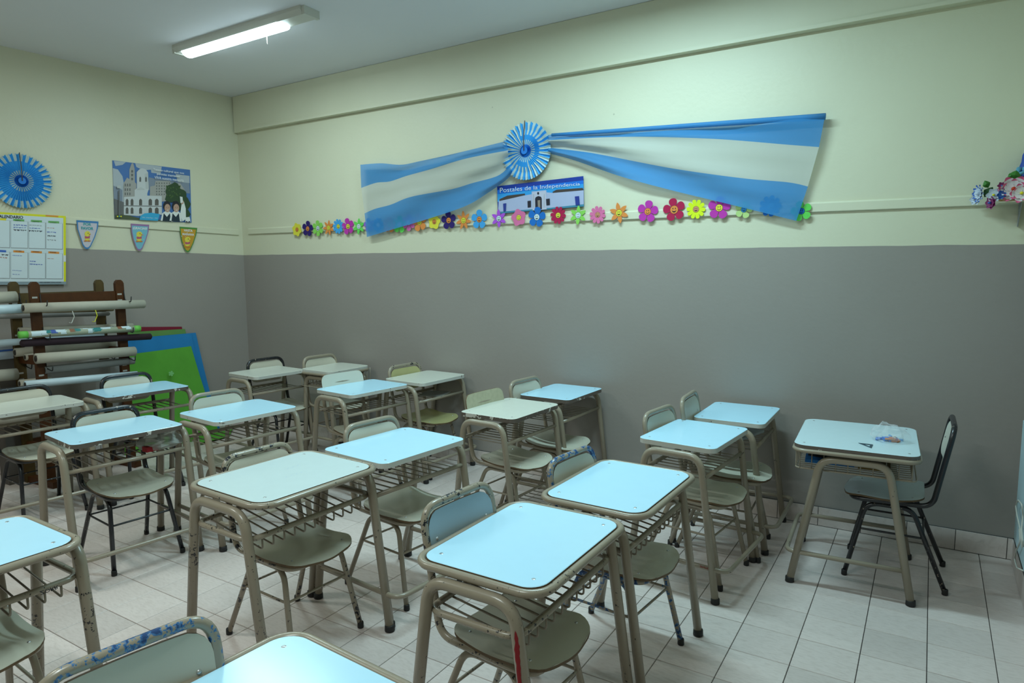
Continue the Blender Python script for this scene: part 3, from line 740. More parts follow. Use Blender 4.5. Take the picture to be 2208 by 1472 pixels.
for x0, y0, x1, h, m in ((118, 736, 235, 12, IB), (118, 758, 235, 10, IB), (118, 778, 225, 14, IK), (255, 740, 365, 7, GY), (255, 765, 345, 9, IB), (252, 785, 362, 16, IK), (408, 765, 480, 5, IR),
                         (408, 798, 485, 10, IB), (412, 830, 470, 16, IK), (410, 866, 485, 10, GY), (108, 1002, 185, 5, IB), (258, 1050, 320, 14, IB), (258, 1075, 380, 12, IB), (14, 993, 60, 14, IK), (0, 1018, 60, 12, IR),
                         (108, 1132, 185, 4, IB), (108, 1166, 180, 5, IB), (410, 1030, 470, 4, IR)): A.scribble(x0, y0, x1, h, m, 2.6)
A.text('PARA AGENDAR TODOS LOS DIAS', [(345, 1233), (530, 1233), (530, 1244), (345, 1244)], BK)
A.done('planner_print', cal)

# colonial town hall poster
po = sheet(on_left, *Z1k, [(973, 183), (1645, 265), (1658, 722), (993, 688)], 0.006, 0.004, C('sky_blue_print', (0.07, 0.17, 0.42)), 'wall_poster')
tag(po, 'landscape poster of a white colonial town hall with a tower and two schoolchildren', 'poster')
A = Art(on_left, *Z1k, 0.0065)
CL, CL2 = C('cloud', (0.42, 0.46, 0.5)), C('cloud_dark', (0.22, 0.26, 0.33)); ST, SD = C('stone', (0.36, 0.35, 0.33)), C('stone_dark', (0.14, 0.14, 0.14))
CW = C('lime_white', (0.55, 0.57, 0.58)); TG_ = C('tree', (0.035, 0.07, 0.03)); SKN = C('skin', (0.48, 0.30, 0.22)); VE = C('navy_vest', (0.02, 0.035, 0.05))
A.face([(976, 250), (1020, 262), (1060, 320), (1080, 420), (1078, 560), (986, 520)], CL); A.face([(980, 400), (1060, 440), (1060, 560), (986, 540)], CL2)
A.face([(985, 188), (1090, 198), (1060, 222), (1000, 232)], CL); A.face([(1170, 208), (1330, 228), (1320, 262), (1240, 270), (1180, 240)], CL)
A.face([(1290, 330), (1400, 350), (1640, 380), (1645, 470), (1280, 440)], CL2); A.face([(1300, 225), (1400, 238), (1390, 300), (1310, 290)], CL); A.face([(1520, 300), (1640, 318), (1642, 380), (1540, 370)], CL)
A.face([(1138, 212), (1148, 206), (1156, 216), (1166, 262), (1168, 372), (1180, 385), (1182, 500), (1120, 500), (1120, 262)], ST)
for y in (268, 300, 334): A.face([(1136, y), (1152, y), (1152, y + 20), (1136, y + 20)], SD, 12)
A.face([(1070, 380), (1100, 332), (1130, 352), (1140, 380), (1140, 500), (1068, 500)], ST)
for x in (1080, 1100, 1120):
    for y in (385, 425, 462): A.face([(x, y), (x + 9, y), (x + 9, y + 22), (x, y + 22)], SD, 13)
A.face([(1296, 500), (1300, 410), (1340, 400), (1345, 360), (1470, 360), (1480, 385), (1560, 380), (1600, 440), (1605, 520), (1400, 540)], ST, 12)
for x in range(1352, 1480, 22):
    for y in range(375, 490, 24): A.face([(x, y), (x + 9, y), (x + 9, y + 12), (x, y + 12)], SD, 13)
A.face([(992, 640), (1070, 650), (1240, 690), (1400, 700), (1400, 708), (994, 688)], C('ground', (0.08, 0.10, 0.05)), 12)
A.face([(988, 515), (1072, 545), (1075, 652), (992, 655)], SD, 12)
A.n = 14
A.face([(1073, 500), (1165, 495), (1165, 440), (1185, 425), (1183, 285), (1205, 262), (1232, 250), (1262, 262), (1282, 288), (1288, 430), (1275, 470), (1275, 488), (1400, 492), (1402, 655), (1330, 645), (1200, 665), (1072, 655)], CW)
A.face([(1252, 300), (1282, 290), (1288, 430), (1262, 430)], LG)
for x in (1214, 1264): A.face([(x - 8, 335), (x, 322), (x + 8, 335), (x + 8, 368), (x - 8, 368)], SD, 16)
for x, w_ in ((1100, 12), (1143, 12), (1217, 13), (1301, 15), (1357, 16)):
    for y0, y1 in ((518, 572), (592, 645)): A.face([(x - w_, y1), (x - w_, y0 + 12), (x - w_ * .6, y0 + 2), (x, y0 - 3), (x + w_ * .6, y0 + 2), (x + w_, y0 + 12), (x + w_, y1)], C('arch_shade', (0.11, 0.10, 0.09)), 16)
A.face([(1073, 573), (1402, 577), (1402, 583), (1073, 579)], SD, 17)
A.face([(1185, 432), (1218, 415), (1252, 432), (1250, 440), (1188, 440)], LG, 17)
A.n = 18
for cx_, cy_, r_ in ((1500, 440, 62), (1560, 480, 55), (1480, 500, 50), (1600, 560, 60), (1620, 650, 50), (1560, 560, 60), (1470, 450, 40)):
    cx_ = min(cx_, 1600); A.ell(cx_, cy_, min(r_, 1646 - cx_), r_, TG_, 14, 0.15)
for k in range(26): A.ell(random.uniform(1440, 1560), random.uniform(405, 520), 6, 7, C('leaf_light', (0.07, 0.13, 0.04)), 6, lay=27)
A.n = 28
for x in (1445, 1522):     # children
    A.face([(x - 55, 705), (x - 40, 640), (x - 12, 622), (x + 16, 622), (x + 42, 640), (x + 52, 712)], WH)
    A.face([(x - 38, 708), (x - 28, 640), (x, 672), (x + 26, 640), (x + 36, 712)], VE)
    A.ell(x, 576, 33, 42, BK); A.ell(x + 4, 596, 25, 36, SKN)
    for s_ in (-1, 1): A.ell(x + 5 + s_ * 9, 590, 3, 2.4, BK, 8)
    A.face([(x - 3, 612), (x + 16, 610), (x + 8, 618)], WH)
A.face([(1560, 650), (1572, 560), (1592, 540), (1608, 600), (1610, 690), (1580, 712)], WH); A.ell(1578, 545, 13, 18, SKN); A.face([(1557, 495), (1580, 500), (1584, 548), (1562, 552)], WH)
A.face([(1208, 698), (1216, 664), (1250, 642), (1310, 636), (1384, 648), (1366, 706)], C('cyan_blob', (0.04, 0.36, 0.62)))
A.text('1810 - 25 de Mayo - 1910', [(1232, 672), (1362, 680), (1362, 690), (1232, 682)], WH)
A.face([(1604, 690), (1610, 676), (1640, 672), (1646, 690), (1648, 715), (1606, 716)], WH); A.ell(1616, 714, 6, 6, BK); A.ell(1638, 714, 6, 6, BK)
A.face([(1026, 440), (1036, 440), (1036, 660), (1026, 660)], SD)
for x in (1020, 1031, 1042): A.ell(x, 412, 6, 14, LG)
for t_, q in (('Tesoro cultural que nos', [(1327, 250), (1594, 286), (1592, 308), (1328, 276)]), ('permite mantener', [(1358, 290), (1560, 314), (1560, 338), (1358, 314)]), ('VIVA nuestra memoria', [(1338, 318), (1590, 346), (1590, 370), (1338, 342)])): A.text(t_, q, WH, 0.01)
for x in (1018, 1034, 1048): A.ell(x, 668, 7, 6, YE if x != 1034 else TE, 10)
A.done('poster_print', po)

# independence house poster
po = sheet(on_long, *ZFk, [(1275, 742), (2035, 652), (2040, 920), (1282, 985)], 0.020, 0.003, C('deep_sky', (0.01, 0.04, 0.30)), 'house_poster')
tag(po, 'wide poster lettered Postales de la Independencia showing a white colonial house under blue sky', 'poster')
A = Art(on_long, *ZFk, 0.0205)
A.face([(1277, 775), (2036, 690), (2037, 740), (1278, 825)], C('mid_sky', (0.01, 0.15, 0.62)))
A.face([(1278, 812), (2037, 720), (2038, 800), (1279, 880)], C('pale_sky', (0.03, 0.30, 0.68)))
WW = C('lilac_wall', (0.40, 0.44, 0.62)); A.face([(1290, 868), (1520, 822), (1580, 812), (1580, 788), (1708, 776), (1712, 796), (1765, 800), (2038, 772), (2039, 905), (1720, 940), (1282, 975)], WW)
A.face([(1282, 968), (1720, 934), (2040, 900), (2040, 919), (1282, 984)], C('pavement_teal', (0.05, 0.22, 0.33)))
RF = C('roof_tiles', (0.06, 0.045, 0.04)); A.face([(1296, 856), (1365, 824), (1520, 806), (1522, 820), (1296, 872)], RF); A.face([(1765, 790), (1800, 772), (2030, 756), (2038, 776), (1765, 800)], RF)
A.face([(1584, 796), (1706, 784), (1712, 945), (1588, 955)], C('portal_white', (0.50, 0.50, 0.62)))
DK = C('doorway', (0.02, 0.018, 0.03)); A.face([(1610, 852), (1616, 838), (1638, 828), (1662, 834), (1669, 850), (1670, 944), (1612, 950)], DK)
A.face([(1632, 866), (1655, 864), (1656, 942), (1636, 944)], C('court', (0.28, 0.22, 0.18))); A.ell(1637, 804, 9, 12, DK)
for q in ([(1543, 872), (1573, 868), (1574, 925), (1545, 929)], [(1706, 854), (1739, 850), (1741, 906), (1710, 910)]): A.face(q, DK)
for q in ([(1328, 895), (1356, 891), (1352, 960), (1332, 965)], [(1960, 832), (1998, 828), (2004, 905), (1968, 910)]): A.face(q, C('blue_door', (0.02, 0.04, 0.25)))
for xx in (1596, 1690):
    for k in range(11): A.ell(xx, 812 + k * 11, 4, 3, LG, 6, lay=16)
A.n = 17
A.text('Postales de la Independencia', [(1300, 757), (2005, 706), (2005, 742), (1302, 812)], WH, -0.004)
A.done('poster_print', po)

# pennants
def lerp2(p, c, k): return (c[0] + (p[0] - c[0]) * k, c[1] + (p[1] - c[1]) * k)
def pennant(pts, mb, mi, texts, ch, label, mt):
    o = sheet(on_left, *Z1k, pts, 0.022, 0.0015, mb, 'pennant'); tag(o, label, 'pennant', 'wall pennants')
    A = Art(on_left, *Z1k, 0.0224); c = (sum(p[0] for p in pts) / len(pts), sum(p[1] for p in pts) / len(pts) - 8)
    A.face([lerp2(p, c, 0.87) for p in pts], mi)
    for k in range(9): A.ell(c[0] + random.uniform(-55, 55) * (1 if k < 5 else .5), c[1] + random.uniform(-60, 40), 5, 5, C('confetti_pink', (0.6, 0.25, 0.35)) if k % 2 else LG, 5, lay=2)
    A.n = 3
    for t_, q in texts: A.text(t_, q, mt, 0.035)
    x, y = ch; yb, ob = C('duckling_yellow', (0.72, 0.62, 0.08)), C('duckling_orange', (0.6, 0.22, 0.04))
    A.ell(x - 2, y + 34, 24, 26, yb); A.face([(x - 24, y + 22), (x + 22, y + 18), (x + 20, y + 40), (x - 20, y + 42)], C('little_scarf', (0.45, 0.1, 0.16)))
    A.ell(x, y, 25, 24, yb); A.ell(x + 6, y - 4, 3.5, 5, BK, 8); A.face([(x + 14, y), (x + 32, y + 6), (x + 14, y + 12)], ob)
    A.ell(x - 16, y + 62, 15, 6, ob); A.ell(x + 14, y + 62, 15, 6, ob)
    A.done('pennant_print', o)
pennant([(662, 700), (853, 712), (848, 770), (822, 850), (785, 930), (768, 948), (752, 952), (735, 945), (716, 918), (690, 838), (668, 772)], C('pennant_blue', (0.05, 0.2, 0.45)), C('pennant_pink', (0.55, 0.52, 0.58)),
        [('POR', [(722, 722), (790, 726), (790, 750), (722, 747)]), ('FAVOR', [(702, 756), (810, 762), (808, 787), (705, 782)])], (757, 818), 'pink pennant with blue border reading POR FAVOR', TE)
pennant([(1132, 730), (1292, 740), (1286, 800), (1262, 880), (1232, 948), (1218, 962), (1205, 965), (1190, 958), (1176, 935), (1150, 860), (1138, 800)], C('pennant_purple', (0.30, 0.16, 0.34)), C('pennant_sky', (0.18, 0.45, 0.56)),
        [('¡GRACIAS!', [(1148, 757), (1274, 764), (1272, 788), (1150, 784)])], (1206, 822), 'light blue pennant with purple border reading GRACIAS', WH)
pennant([(1555, 757), (1708, 768), (1698, 830), (1675, 900), (1646, 962), (1634, 975), (1622, 978), (1608, 968), (1596, 948), (1572, 880), (1560, 815)], C('pennant_green', (0.07, 0.25, 0.05)), C('pennant_orange', (0.55, 0.30, 0.03)),
        [('HASTA', [(1592, 777), (1668, 782), (1667, 803), (1594, 798)]), ('MAÑANA', [(1577, 806), (1682, 812), (1680, 836), (1580, 830)])], (1624, 868), 'orange pennant with green border reading HASTA MANANA', WH)

# pleated paper rosettes
def rosette(c, ax_u, ax_v, nrm, R, mats, label, half=False):
    t = empty('paper_rosette', c); tag(t, label, 'rosette')
    N = 56; rings = [0.02, 0.12, 0.22, 0.38, 0.55, 0.72, 0.88, 1.0]
    deep, blue, light = mats; b = MB()
    vs = []
    for i, r in enumerate(rings):
        for k in range(2 * N):
            a = math.pi * k / N; up = (k % 2 == 0)
            rr = r * R * (1.0 if (i < 7 or up) else 0.955)
            am = R * (0.012 + 0.042 * r) * (1 if up else -1) * (1 + 0.15 * math.sin(3 * a))
            base = 0.03 + R * 0.10 * (1 - r) + (0.02 * math.sin(i * 2.2) * R)
            p = ax_u * (rr * math.cos(a)) + ax_v * (rr * math.sin(a)) + nrm * (base + am * 0.9)
            vs.append(p)
    n = 2 * N
    for i in range(len(rings) - 1):
        for k in range(n):
            f = (i * n + k, (i + 1) * n + k, (i + 1) * n + (k + 1) % n, i * n + (k + 1) % n)
            a = math.pi * (k + .5) / N
            if i == 0 or i == 1: m = deep
            elif i == 2: m = light if k % 4 < 2 else blue
            elif i == 3: m = (blue if (not half or (a > 5.0 or a < 1.9 or 3.9 < a < 4.9)) else (light if k % 4 < 2 else blue))
            elif i == 4: m = blue if not half else (light if k % 4 < 2 else blue)
            else: m = light if k % 4 < 2 else blue
            b.add([vs[q] for q in f], [(0, 1, 2, 3)], m)
    link('pleated_disc', b.mesh('pleated_disc'), t)
    b = MB(); b.tube([ax_v * (R * 1.02) + nrm * .05, ax_v * (R * .5) + nrm * (.03 + R * .17), ax_v * 0.0 + nrm * (.03 + R * .17)], 0.0035, C('brown_clip', (0.12, 0.08, 0.06)), 6); link('clip_wire', b.mesh('clip_wire'), t)
    b = MB(); b.prism([(0.028 * math.cos(q * math.pi / 6), 0.028 * math.sin(q * math.pi / 6)) for q in range(12)], 0, 0.004, deep, xf=lambda v: ax_u * v[0] + ax_v * v[1] + nrm * (v[2] + .035 + R * .11)); link('centre_disc', b.mesh('centre_disc'), t)
    return t
RB = (C('paper_deep_blue', (0.02, 0.20, 0.66)), C('paper_blue', (0.06, 0.40, 0.80)), C('paper_pale_blue', (0.60, 0.70, 0.70)))
c0 = on_left(43, 391, 0.0); rosette(c0, LD, Vector((0, 0, 1)), LN, 0.225, RB, 'blue pleated paper rosette on the left wall above the planner')
c0 = on_long(1139, 327, 0.012); rosette(c0, Vector((1, 0, 0)), Vector((0, 0, 1)), Vector((0, -1, 0)), 0.222, RB, 'blue and white pleated rosette pinned at the middle of the flag drapery', True)

# flag drapery
FB, FWH = cloth_mat('flag_blue', (0.06, 0.30, 0.66)), cloth_mat('flag_white', (0.64, 0.66, 0.60))
def sample(c, t):
    xs = [0.0]
    for p, q in zip(c, c[1:]): xs.append(xs[-1] + math.hypot(q[0] - p[0], q[1] - p[1]))
    s = t * xs[-1]
    for i in range(len(c) - 1):
        if s <= xs[i + 1] + 1e-9:
            k = (s - xs[i]) / (xs[i + 1] - xs[i]); p0 = c[max(i - 1, 0)]; p1 = c[i]; p2 = c[i + 1]; p3 = c[min(i + 2, len(c) - 1)]
            return tuple(0.5 * ((2 * p1[j]) + (-p0[j] + p2[j]) * k + (2 * p0[j] - 5 * p1[j] + 4 * p2[j] - p3[j]) * k * k + (-p0[j] + 3 * p1[j] - 3 * p2[j] + p3[j]) * k ** 3) for j in (0, 1))
    return c[-1]
def wing(curves, name, parent, flip):
    b = MB(); nu, nv = 46, 7; vs = []; rows = 3 * nv + 1
    for i in range(nu + 1):
        t = i / nu; g = t if not flip else 1 - t           # g: 0 free end, 1 rosette
        cs = [sample(c, t) for c in curves]
        for r in range(rows):
            q, f = divmod(r, nv); 
            if q == 3: q, f = 2, nv
            k = f / nv; px = cs[q][0] * (1 - k) + cs[q + 1][0] * k; py = cs[q][1] * (1 - k) + cs[q + 1][1] * k
            v = r / (rows - 1)
            am = 0.012 + 0.016 * g
            d = 0.050 + am * (math.sin(v * (7 + 5 * g) + 3.5 * g + 1.0) + 0.8 * math.sin(v * 17 + g * 7) + 0.35 * math.sin(v * 34 - g * 4)) * (0.3 + 0.7 * g) + 0.007 * math.sin(g * 13 + v * 6)
            d = max(d, 0.029)
            vs.append(on_long(px, py, d))
    fb, fw = [], []
    for i in range(nu):
        for r in range(rows - 1):
            f = (i * rows + r, i * rows + r + 1, (i + 1) * rows + r + 1, (i + 1) * rows + r)
            (fw if nv <= r < 2 * nv else fb).append(f)
    o = len(b.v); b.v += [tuple(v) for v in vs]
    for fl, m in ((fb, FB), (fw, FWH)):
        k = b.mat(m)
        for f in fl: b.f.append(f); b.mi.append(k); b.sm.append(True)
    return link(name, b.mesh(name), parent)
fl = empty('flag_drapery', (0, 0, 0)); tag(fl, 'blue and white striped flag cloth gathered in the middle and pinned along the long wall', 'flag')
wing([[(777, 355), (821, 352), (865, 355), (907, 347), (980, 331), (1092, 304)], [(779, 405), (811, 394), (841, 391), (877, 379), (931, 364), (1004, 342), (1095, 324)],
      [(786, 460), (809, 450), (843, 441), (887, 424), (973, 408), (1017, 395), (1073, 379), (1098, 358)], [(791, 511), (858, 491), (919, 473), (1004, 444), (1053, 415), (1090, 389), (1106, 372)]], 'flag_wing', fl, False)
wing([[(1182, 291), (1220, 286), (1300, 283), (1450, 273), (1600, 262), (1779, 249)], [(1182, 302), (1220, 300), (1300, 296), (1400, 295), (1550, 300), (1700, 312), (1766, 317)],
      [(1182, 318), (1250, 326), (1300, 334), (1450, 363), (1600, 384), (1700, 393), (1742, 402)], [(1182, 330), (1240, 346), (1338, 380), (1444, 409), (1592, 445), (1717, 476)]], 'flag_wing', fl, True)
b = MB(); b.tube([on_long(1190 + (1780 - 1190) * k / 12, 291 - 40 * k / 12 + (2 if 0 < k < 12 else 0) * 0, 0.055 + 0.006 * math.sin(k)) for k in range(13)], [0.012 + 0.0007 * k for k in range(13)], FB, 8); link('rolled_hem', b.mesh('rolled_hem'), fl)

# paper flowers
PC = dict(yellow=(0.72, 0.66, 0.06), navy=(0.03, 0.015, 0.14), lime=(0.25, 0.60, 0.10), orange=(0.72, 0.25, 0.06), sky=(0.06, 0.34, 0.72), magenta=(0.48, 0.04, 0.36), green=(0.13, 0.62, 0.10), violet=(0.28, 0.14, 0.55),
          pink=(0.68, 0.16, 0.34), purple=(0.42, 0.09, 0.66), blue=(0.015, 0.15, 0.52), crimson=(0.42, 0.015, 0.07), lemon=(0.66, 0.78, 0.02), pale=(0.45, 0.62, 0.22), rose=(0.58, 0.12, 0.36), white=(0.62, 0.72, 0.76), peach=(0.62, 0.28, 0.16))
def flower_poly(kind, n, R, rot):
    pts = []; m = 14 * n if kind != 'wavy' else 60
    for i in range(m):
        a = 2 * math.pi * i / m; ph = (a * n / (2 * math.pi)) % 1.0; x = abs(ph - .5) * 2     # 0 at petal axis, 1 between
        if kind == 'round': r = R * (0.30 + 0.70 * math.sqrt(max(0, 1 - x ** 2.6)))
        elif kind == 'daisy': r = R * (0.55 + 0.45 * math.sqrt(max(0, 1 - x ** 2.4)))
        elif kind == 'point': r = R * (0.36 + 0.64 * (1 - x) ** 0.85) if x > .12 else R * (0.94 + .06 * (1 - x / .12))
        else: r = R * (0.90 + 0.10 * math.cos(2 * math.pi * ph - math.pi))
        pts.append((r * math.cos(a + rot), r * math.sin(a + rot)))
    return pts
FLW = [(641, 495, 15, 'wavy', 6, 'yellow', 'orange'), (664, 493, 17, 'round', 5, 'navy', 'orange'), (686, 492, 17, 'round', 6, 'lime', 'white'), (709, 491, 17, 'point', 7, 'orange', 'yellow'), (730, 488, 16, 'daisy', 10, 'sky', 'yellow'),
       (751, 488, 18, 'round', 5, 'magenta', 'yellow'), (774, 488, 18, 'point', 6, 'green', 'white'), (796, 485, 15, 'round', 5, 'violet', 'white'), (816, 485, 16, 'daisy', 9, 'blue', 'white'), (840, 484, 18, 'round', 5, 'orange', 'yellow'), (862, 484, 19, 'round', 5, 'green', 'white'),
       (882, 480, 18, 'round', 6, 'rose', 'white'), (905, 479, 20, 'round', 5, 'orange', 'yellow'), (937, 478, 17, 'wavy', 5, 'yellow', 'orange'), (968, 475, 20, 'round', 5, 'navy', 'orange'), (1000, 475, 21, 'point', 7, 'orange', 'yellow'),
       (1034, 473, 21, 'round', 5, 'sky', 'orange'), (1076, 471, 20, 'point', 6, 'purple', 'white'), (1119, 469, 19, 'wavy', 5, 'pink', 'yellow'), (1158, 468, 22, 'round', 5, 'blue', 'white'), (1204, 464, 19, 'daisy', 10, 'crimson', 'yellow'),
       (1247, 464, 21, 'point', 6, 'lime', 'white'), (1289, 463, 19, 'daisy', 10, 'pink', 'peach'), (1335, 459, 23, 'point', 6, 'orange', 'yellow'), (1397, 456, 24, 'round', 5, 'magenta', 'orange'), (1454, 452, 25, 'round', 5, 'crimson', 'orange'),
       (1501, 451, 21, 'daisy', 10, 'lemon', 'peach'), (1551, 448, 25, 'round', 5, 'magenta', 'yellow'), (1604, 452, 19, 'round', 5, 'pale', 'sky'), (1661, 444, 23, 'daisy', 9, 'blue', 'sky'), (1728, 455, 22, 'round', 5, 'green', 'blue')]
SH = dict(wavy='wavy-edged', round='round-petalled', point='pointed', daisy='daisy-shaped')
def foam(n): return mat('foam_' + n, PC[n], 0.7, spec=0.2)
names_ = ['%s %s' % (f[5], SH[f[3]]) for f in FLW]
for i, (px, py, rp, kind, n, col, cc) in enumerate(FLW):
    P = on_long(px, py, 0.0205); up = on_long(px, py - rp, 0.0205); R = (up - P).length
    t = empty('paper_flower', P)
    hid = ' hidden behind the flag' if 8 <= i + 1 <= 11 or i in (29, 30) else ''
    if i == 0: lb = 'yellow wavy paper flower at the left end of the row'
    elif i == len(FLW) - 1: lb = 'green paper flower at the right end of the row, half behind the flag'
    else: lb = '%s paper flower between the %s and %s ones' % (names_[i], FLW[i - 1][5], FLW[i + 1][5])
    tag(t, lb, 'flower', 'paper flowers along the rail')
    rot = random.uniform(-0.25, 0.25) + math.pi / 2 + math.pi / n
    b = MB(); poly = flower_poly(kind, n, R, rot); mm = foam(col)
    m_ = len(poly); th = 0.002
    vs = [(0, -th, 0)] + [(x, -th - 0.004 * math.hypot(x, z) / R, z) for x, z in poly] + [(x, -0.004 * math.hypot(x, z) / R, z) for x, z in poly] + [(0, 0, 0)]
    b.add(vs, [(0, 1 + k, 1 + (k + 1) % m_) for k in range(m_)] + [(1 + k, 1 + m_ + k, 1 + m_ + (k + 1) % m_, 1 + (k + 1) % m_) for k in range(m_)] + [(2 * m_ + 1, 1 + m_ + (k + 1) % m_, 1 + m_ + k) for k in range(m_)], mm)
    link('petals', b.mesh('petals'), t)
    r = R * (0.31 if i != 25 else 0.36)
    def disc(cx, cz_, rx, rz_, y0, y1, m__, nn=18):
        b = MB(); c = [(cx + rx * math.cos(2 * math.pi * k / nn), cz_ + rz_ * math.sin(2 * math.pi * k / nn)) for k in range(nn)]
        b.add([(x, y0, z) for x, z in c] + [(x, y1, z) for x, z in c], [tuple(range(nn)), tuple(range(2 * nn - 1, nn - 1, -1))] + [(k, nn + k, nn + (k + 1) % nn, (k + 1) % nn) for k in range(nn)], m__); return b
    fc = link('face', disc(0, 0, r, r, -0.0045, -0.002, foam(cc)).mesh('face'), t)
    b = MB()
    ring = [(r * math.cos(2 * math.pi * k / 20), -0.0045, r * math.sin(2 * math.pi * k / 20)) for k in range(20)]; b.tube(ring, 0.0008, BK, 5, closed=True); link('outline', b.mesh('outline'), fc)
    for s_ in (-1, 1): link('eye', disc(s_ * r * .30, r * .28, r * .11, r * .2, -0.0052, -0.0045, BK, 10).mesh('eye'), fc)
    b = MB(); cres = [(r * .55 * math.cos(math.radians(a_)), -r * .05 + r * .62 * math.sin(math.radians(a_))) for a_ in range(190, 351, 16)]
    cres += [(r * .52 * math.cos(math.radians(a_)), -r * .05 + r * .30 * math.sin(math.radians(a_))) for a_ in range(345, 194, -16)] if i % 3 else [(r * .42 * math.cos(math.radians(a_)), -r * .05 + r * .48 * math.sin(math.radians(a_))) for a_ in range(345, 194, -16)]
    b.add([(x, -0.0050, z) for x, z in cres], [tuple(range(len(cres)))], BK); link('mouth', b.mesh('mouth'), fc)

# ---------------------------------------------------------------- map rack with rolled maps
def onx(px, py, X): v = ray(px, py); t = (X - CAM.x) / v.x; return CAM + v * t
M_WD = mat('dark_varnished_wood', (0.070, 0.024, 0.006), 0.5, spec=0.25, var=0.35, scale=22)
M_WDB = mat('olive_varnished_wood', (0.085, 0.055, 0.018), 0.5, spec=0.25, var=0.3, scale=22)
XF, XB = 0.40, 0.13
yf = [onx(80, 700, XF).y, onx(262, 700, XF).y]; yb = [onx(36, 700, XB).y, onx(219, 700, XB).y]
ztop = onx(80, 607, XF).z
rk = empty('map_rack', (XF - .13, (yf[0] + yf[1]) / 2, 0)); tag(rk, 'dark wooden rack holding rolled wall maps against the left wall', 'rack')
def toloc(o, p): o.matrix_parent_inverse = Matrix.Translation(-Vector(p.location)); return o
def post(X, y, m):
    b = MB(); w_ = 0.036; r_ = 0.034
    prof = [(-r_, 0.0), (r_, 0.0), (r_, ztop - 0.03), (r_ * .75, ztop - .012), (r_ * .35, ztop), (-r_ * .35, ztop), (-r_ * .75, ztop - .012), (-r_, ztop - 0.03)]
    k = len(prof); vs = [(X - w_ / 2, y + p, z) for p, z in prof] + [(X + w_ / 2, y + p, z) for p, z in prof]
    b.add(vs, [tuple(range(k - 1, -1, -1)), tuple(range(k, 2 * k))] + [(i, (i + 1) % k, k + (i + 1) % k, k + i) for i in range(k)], m)
    o = toloc(link('post', b.mesh('post'), rk), rk)
    for z in (ztop - .12, ztop - .17, ztop - .42, ztop - .47, ztop - .72, ztop - .77):
        b = MB(); b.box((X + w_ / 2 + .001, y - .008, z), (0.001, 0.036, 0.013), C('sticker', (0.4, 0.4, 0.38))); s = link('number_sticker', b.mesh('number_sticker'), o)
    for z in (ztop - .12, ztop - .38, ztop - .62, ztop - .86):
        b = MB(); b.tube(fillet([(X + w_ / 2, y + .028, z + .03), (X + w_ / 2 + .012, y + .028, z - .05), (X + w_ / 2 + .10, y + .028, z - .065), (X + w_ / 2 + .11, y + .028, z - .02)], .015, 3), 0.004, M_RUB, 6); link('hook', b.mesh('hook'), o)
    return o
for y in yf: post(XF, y, M_WD)
for y in yb: post(XB, y, M_WDB)
def bar(x0, y0, x1, y1, z, h, t_, m, name='rail'):
    b = MB(); L = math.hypot(x1 - x0, y1 - y0); b.box(((x0 + x1) / 2, (y0 + y1) / 2, z), (L, t_, h), m, math.atan2(y1 - y0, x1 - x0)); return toloc(link(name, b.mesh(name), rk), rk)
bar(XF - .005, yf[0], XF - .005, yf[1], ztop - .135, .085, .024, M_WD); bar(XB, yb[0], XB, yb[1], ztop - .135, .085, .024, M_WDB)
bar(XF, yf[0], XF, yf[1], .30, .09, .03, M_WD); bar(XB, yb[0], XB, yb[1], .30, .09, .03, M_WD)
for a_, c_ in zip(yf, yb):
    bar(XB, c_, XF, a_, .30, .07, .03, M_WD, 'side_rail'); bar(XB, c_, XF, a_, 1.0, .07, .03, M_WD, 'side_rail'); bar(XB - .08, c_, XF + .10, a_, .025, .05, .06, M_WD, 'foot')
M_CANV = mat('map_canvas', (0.42, 0.40, 0.33), 0.85, var=0.1, scale=14); M_CANV2 = mat('map_grey_backing', (0.25, 0.25, 0.24), 0.85, var=0.1, scale=14)
M_MWH = mat('map_glossy_white', (0.50, 0.62, 0.68), 0.35); M_MAR = mat('maroon_cloth', (0.018, 0.006, 0.012), 0.9); M_STK = mat('wood_dowel', (0.10, 0.075, 0.03), 0.6)
def roll(p, q, X, r, m, label, holl=True, name='rolled_map', core=None, cat='rolled map'):
    P, Q = onx(*p, X), onx(*q, X); d = (Q - P).normalized(); b = MB()
    t = empty(name, P); tag(t, label, cat, 'rolls on the map rack')
    P0 = Vector((0, 0, 0)); Q0 = Q - P
    if holl:
        rr = r * .55; pts = [P0 + d * .06, P0, P0, Q0 * .5, Q0, Q0, Q0 - d * .06]; rs = [rr, rr, r, r * 1.02, r, rr, rr]
        b.tube(pts, rs, m, 14, caps=True)
        bh = MB(); bh.tube([-d * .0008, d * .004], r * .62, C('roll_hollow_shade', (0.035, 0.03, 0.025)), 12); link('dark_end_disc', bh.mesh('dark_end_disc'), t)  # dark disc on the roll end paints in the shade of its hollow
    else: b.tube([P0, P0 + d * .01, Q0 * .35, Q0 * .7, Q0 - d * .01, Q0], [r * .6, r, r * 1.04, r * .98, r, r * .6], m, 12)
    link('roll', b.mesh('roll'), t)
    return t, P0, Q0, d
HX = XF + .018 + .055; HB = XB + .018 + .055
t, P0, Q0, d = roll((50, 664), (310, 655), HX, .036, M_CANV, 'long cream canvas roll on the top front hooks')
for f, cc_, nm in ((.36, C('white_string', (0.5, 0.5, 0.45)), 'white_string'), (.55, C('yellow_string', (0.6, 0.6, 0.03)), 'yellow_string')):
    c = P0 + (Q0 - P0) * f; b = MB(); b.tube([c + Vector((.02, 0, -.035)), c + Vector((.022, .01, -.08)), c + Vector((.02, -.012, -.13)), c + Vector((.02, -.03, -.125))], 0.0035, cc_, 6); link(nm, b.mesh(nm), t)
roll((-80, 671), (66, 664), HX - .085, .034, M_MWH, 'white roll end at the left picture edge, level with the top canvas roll')
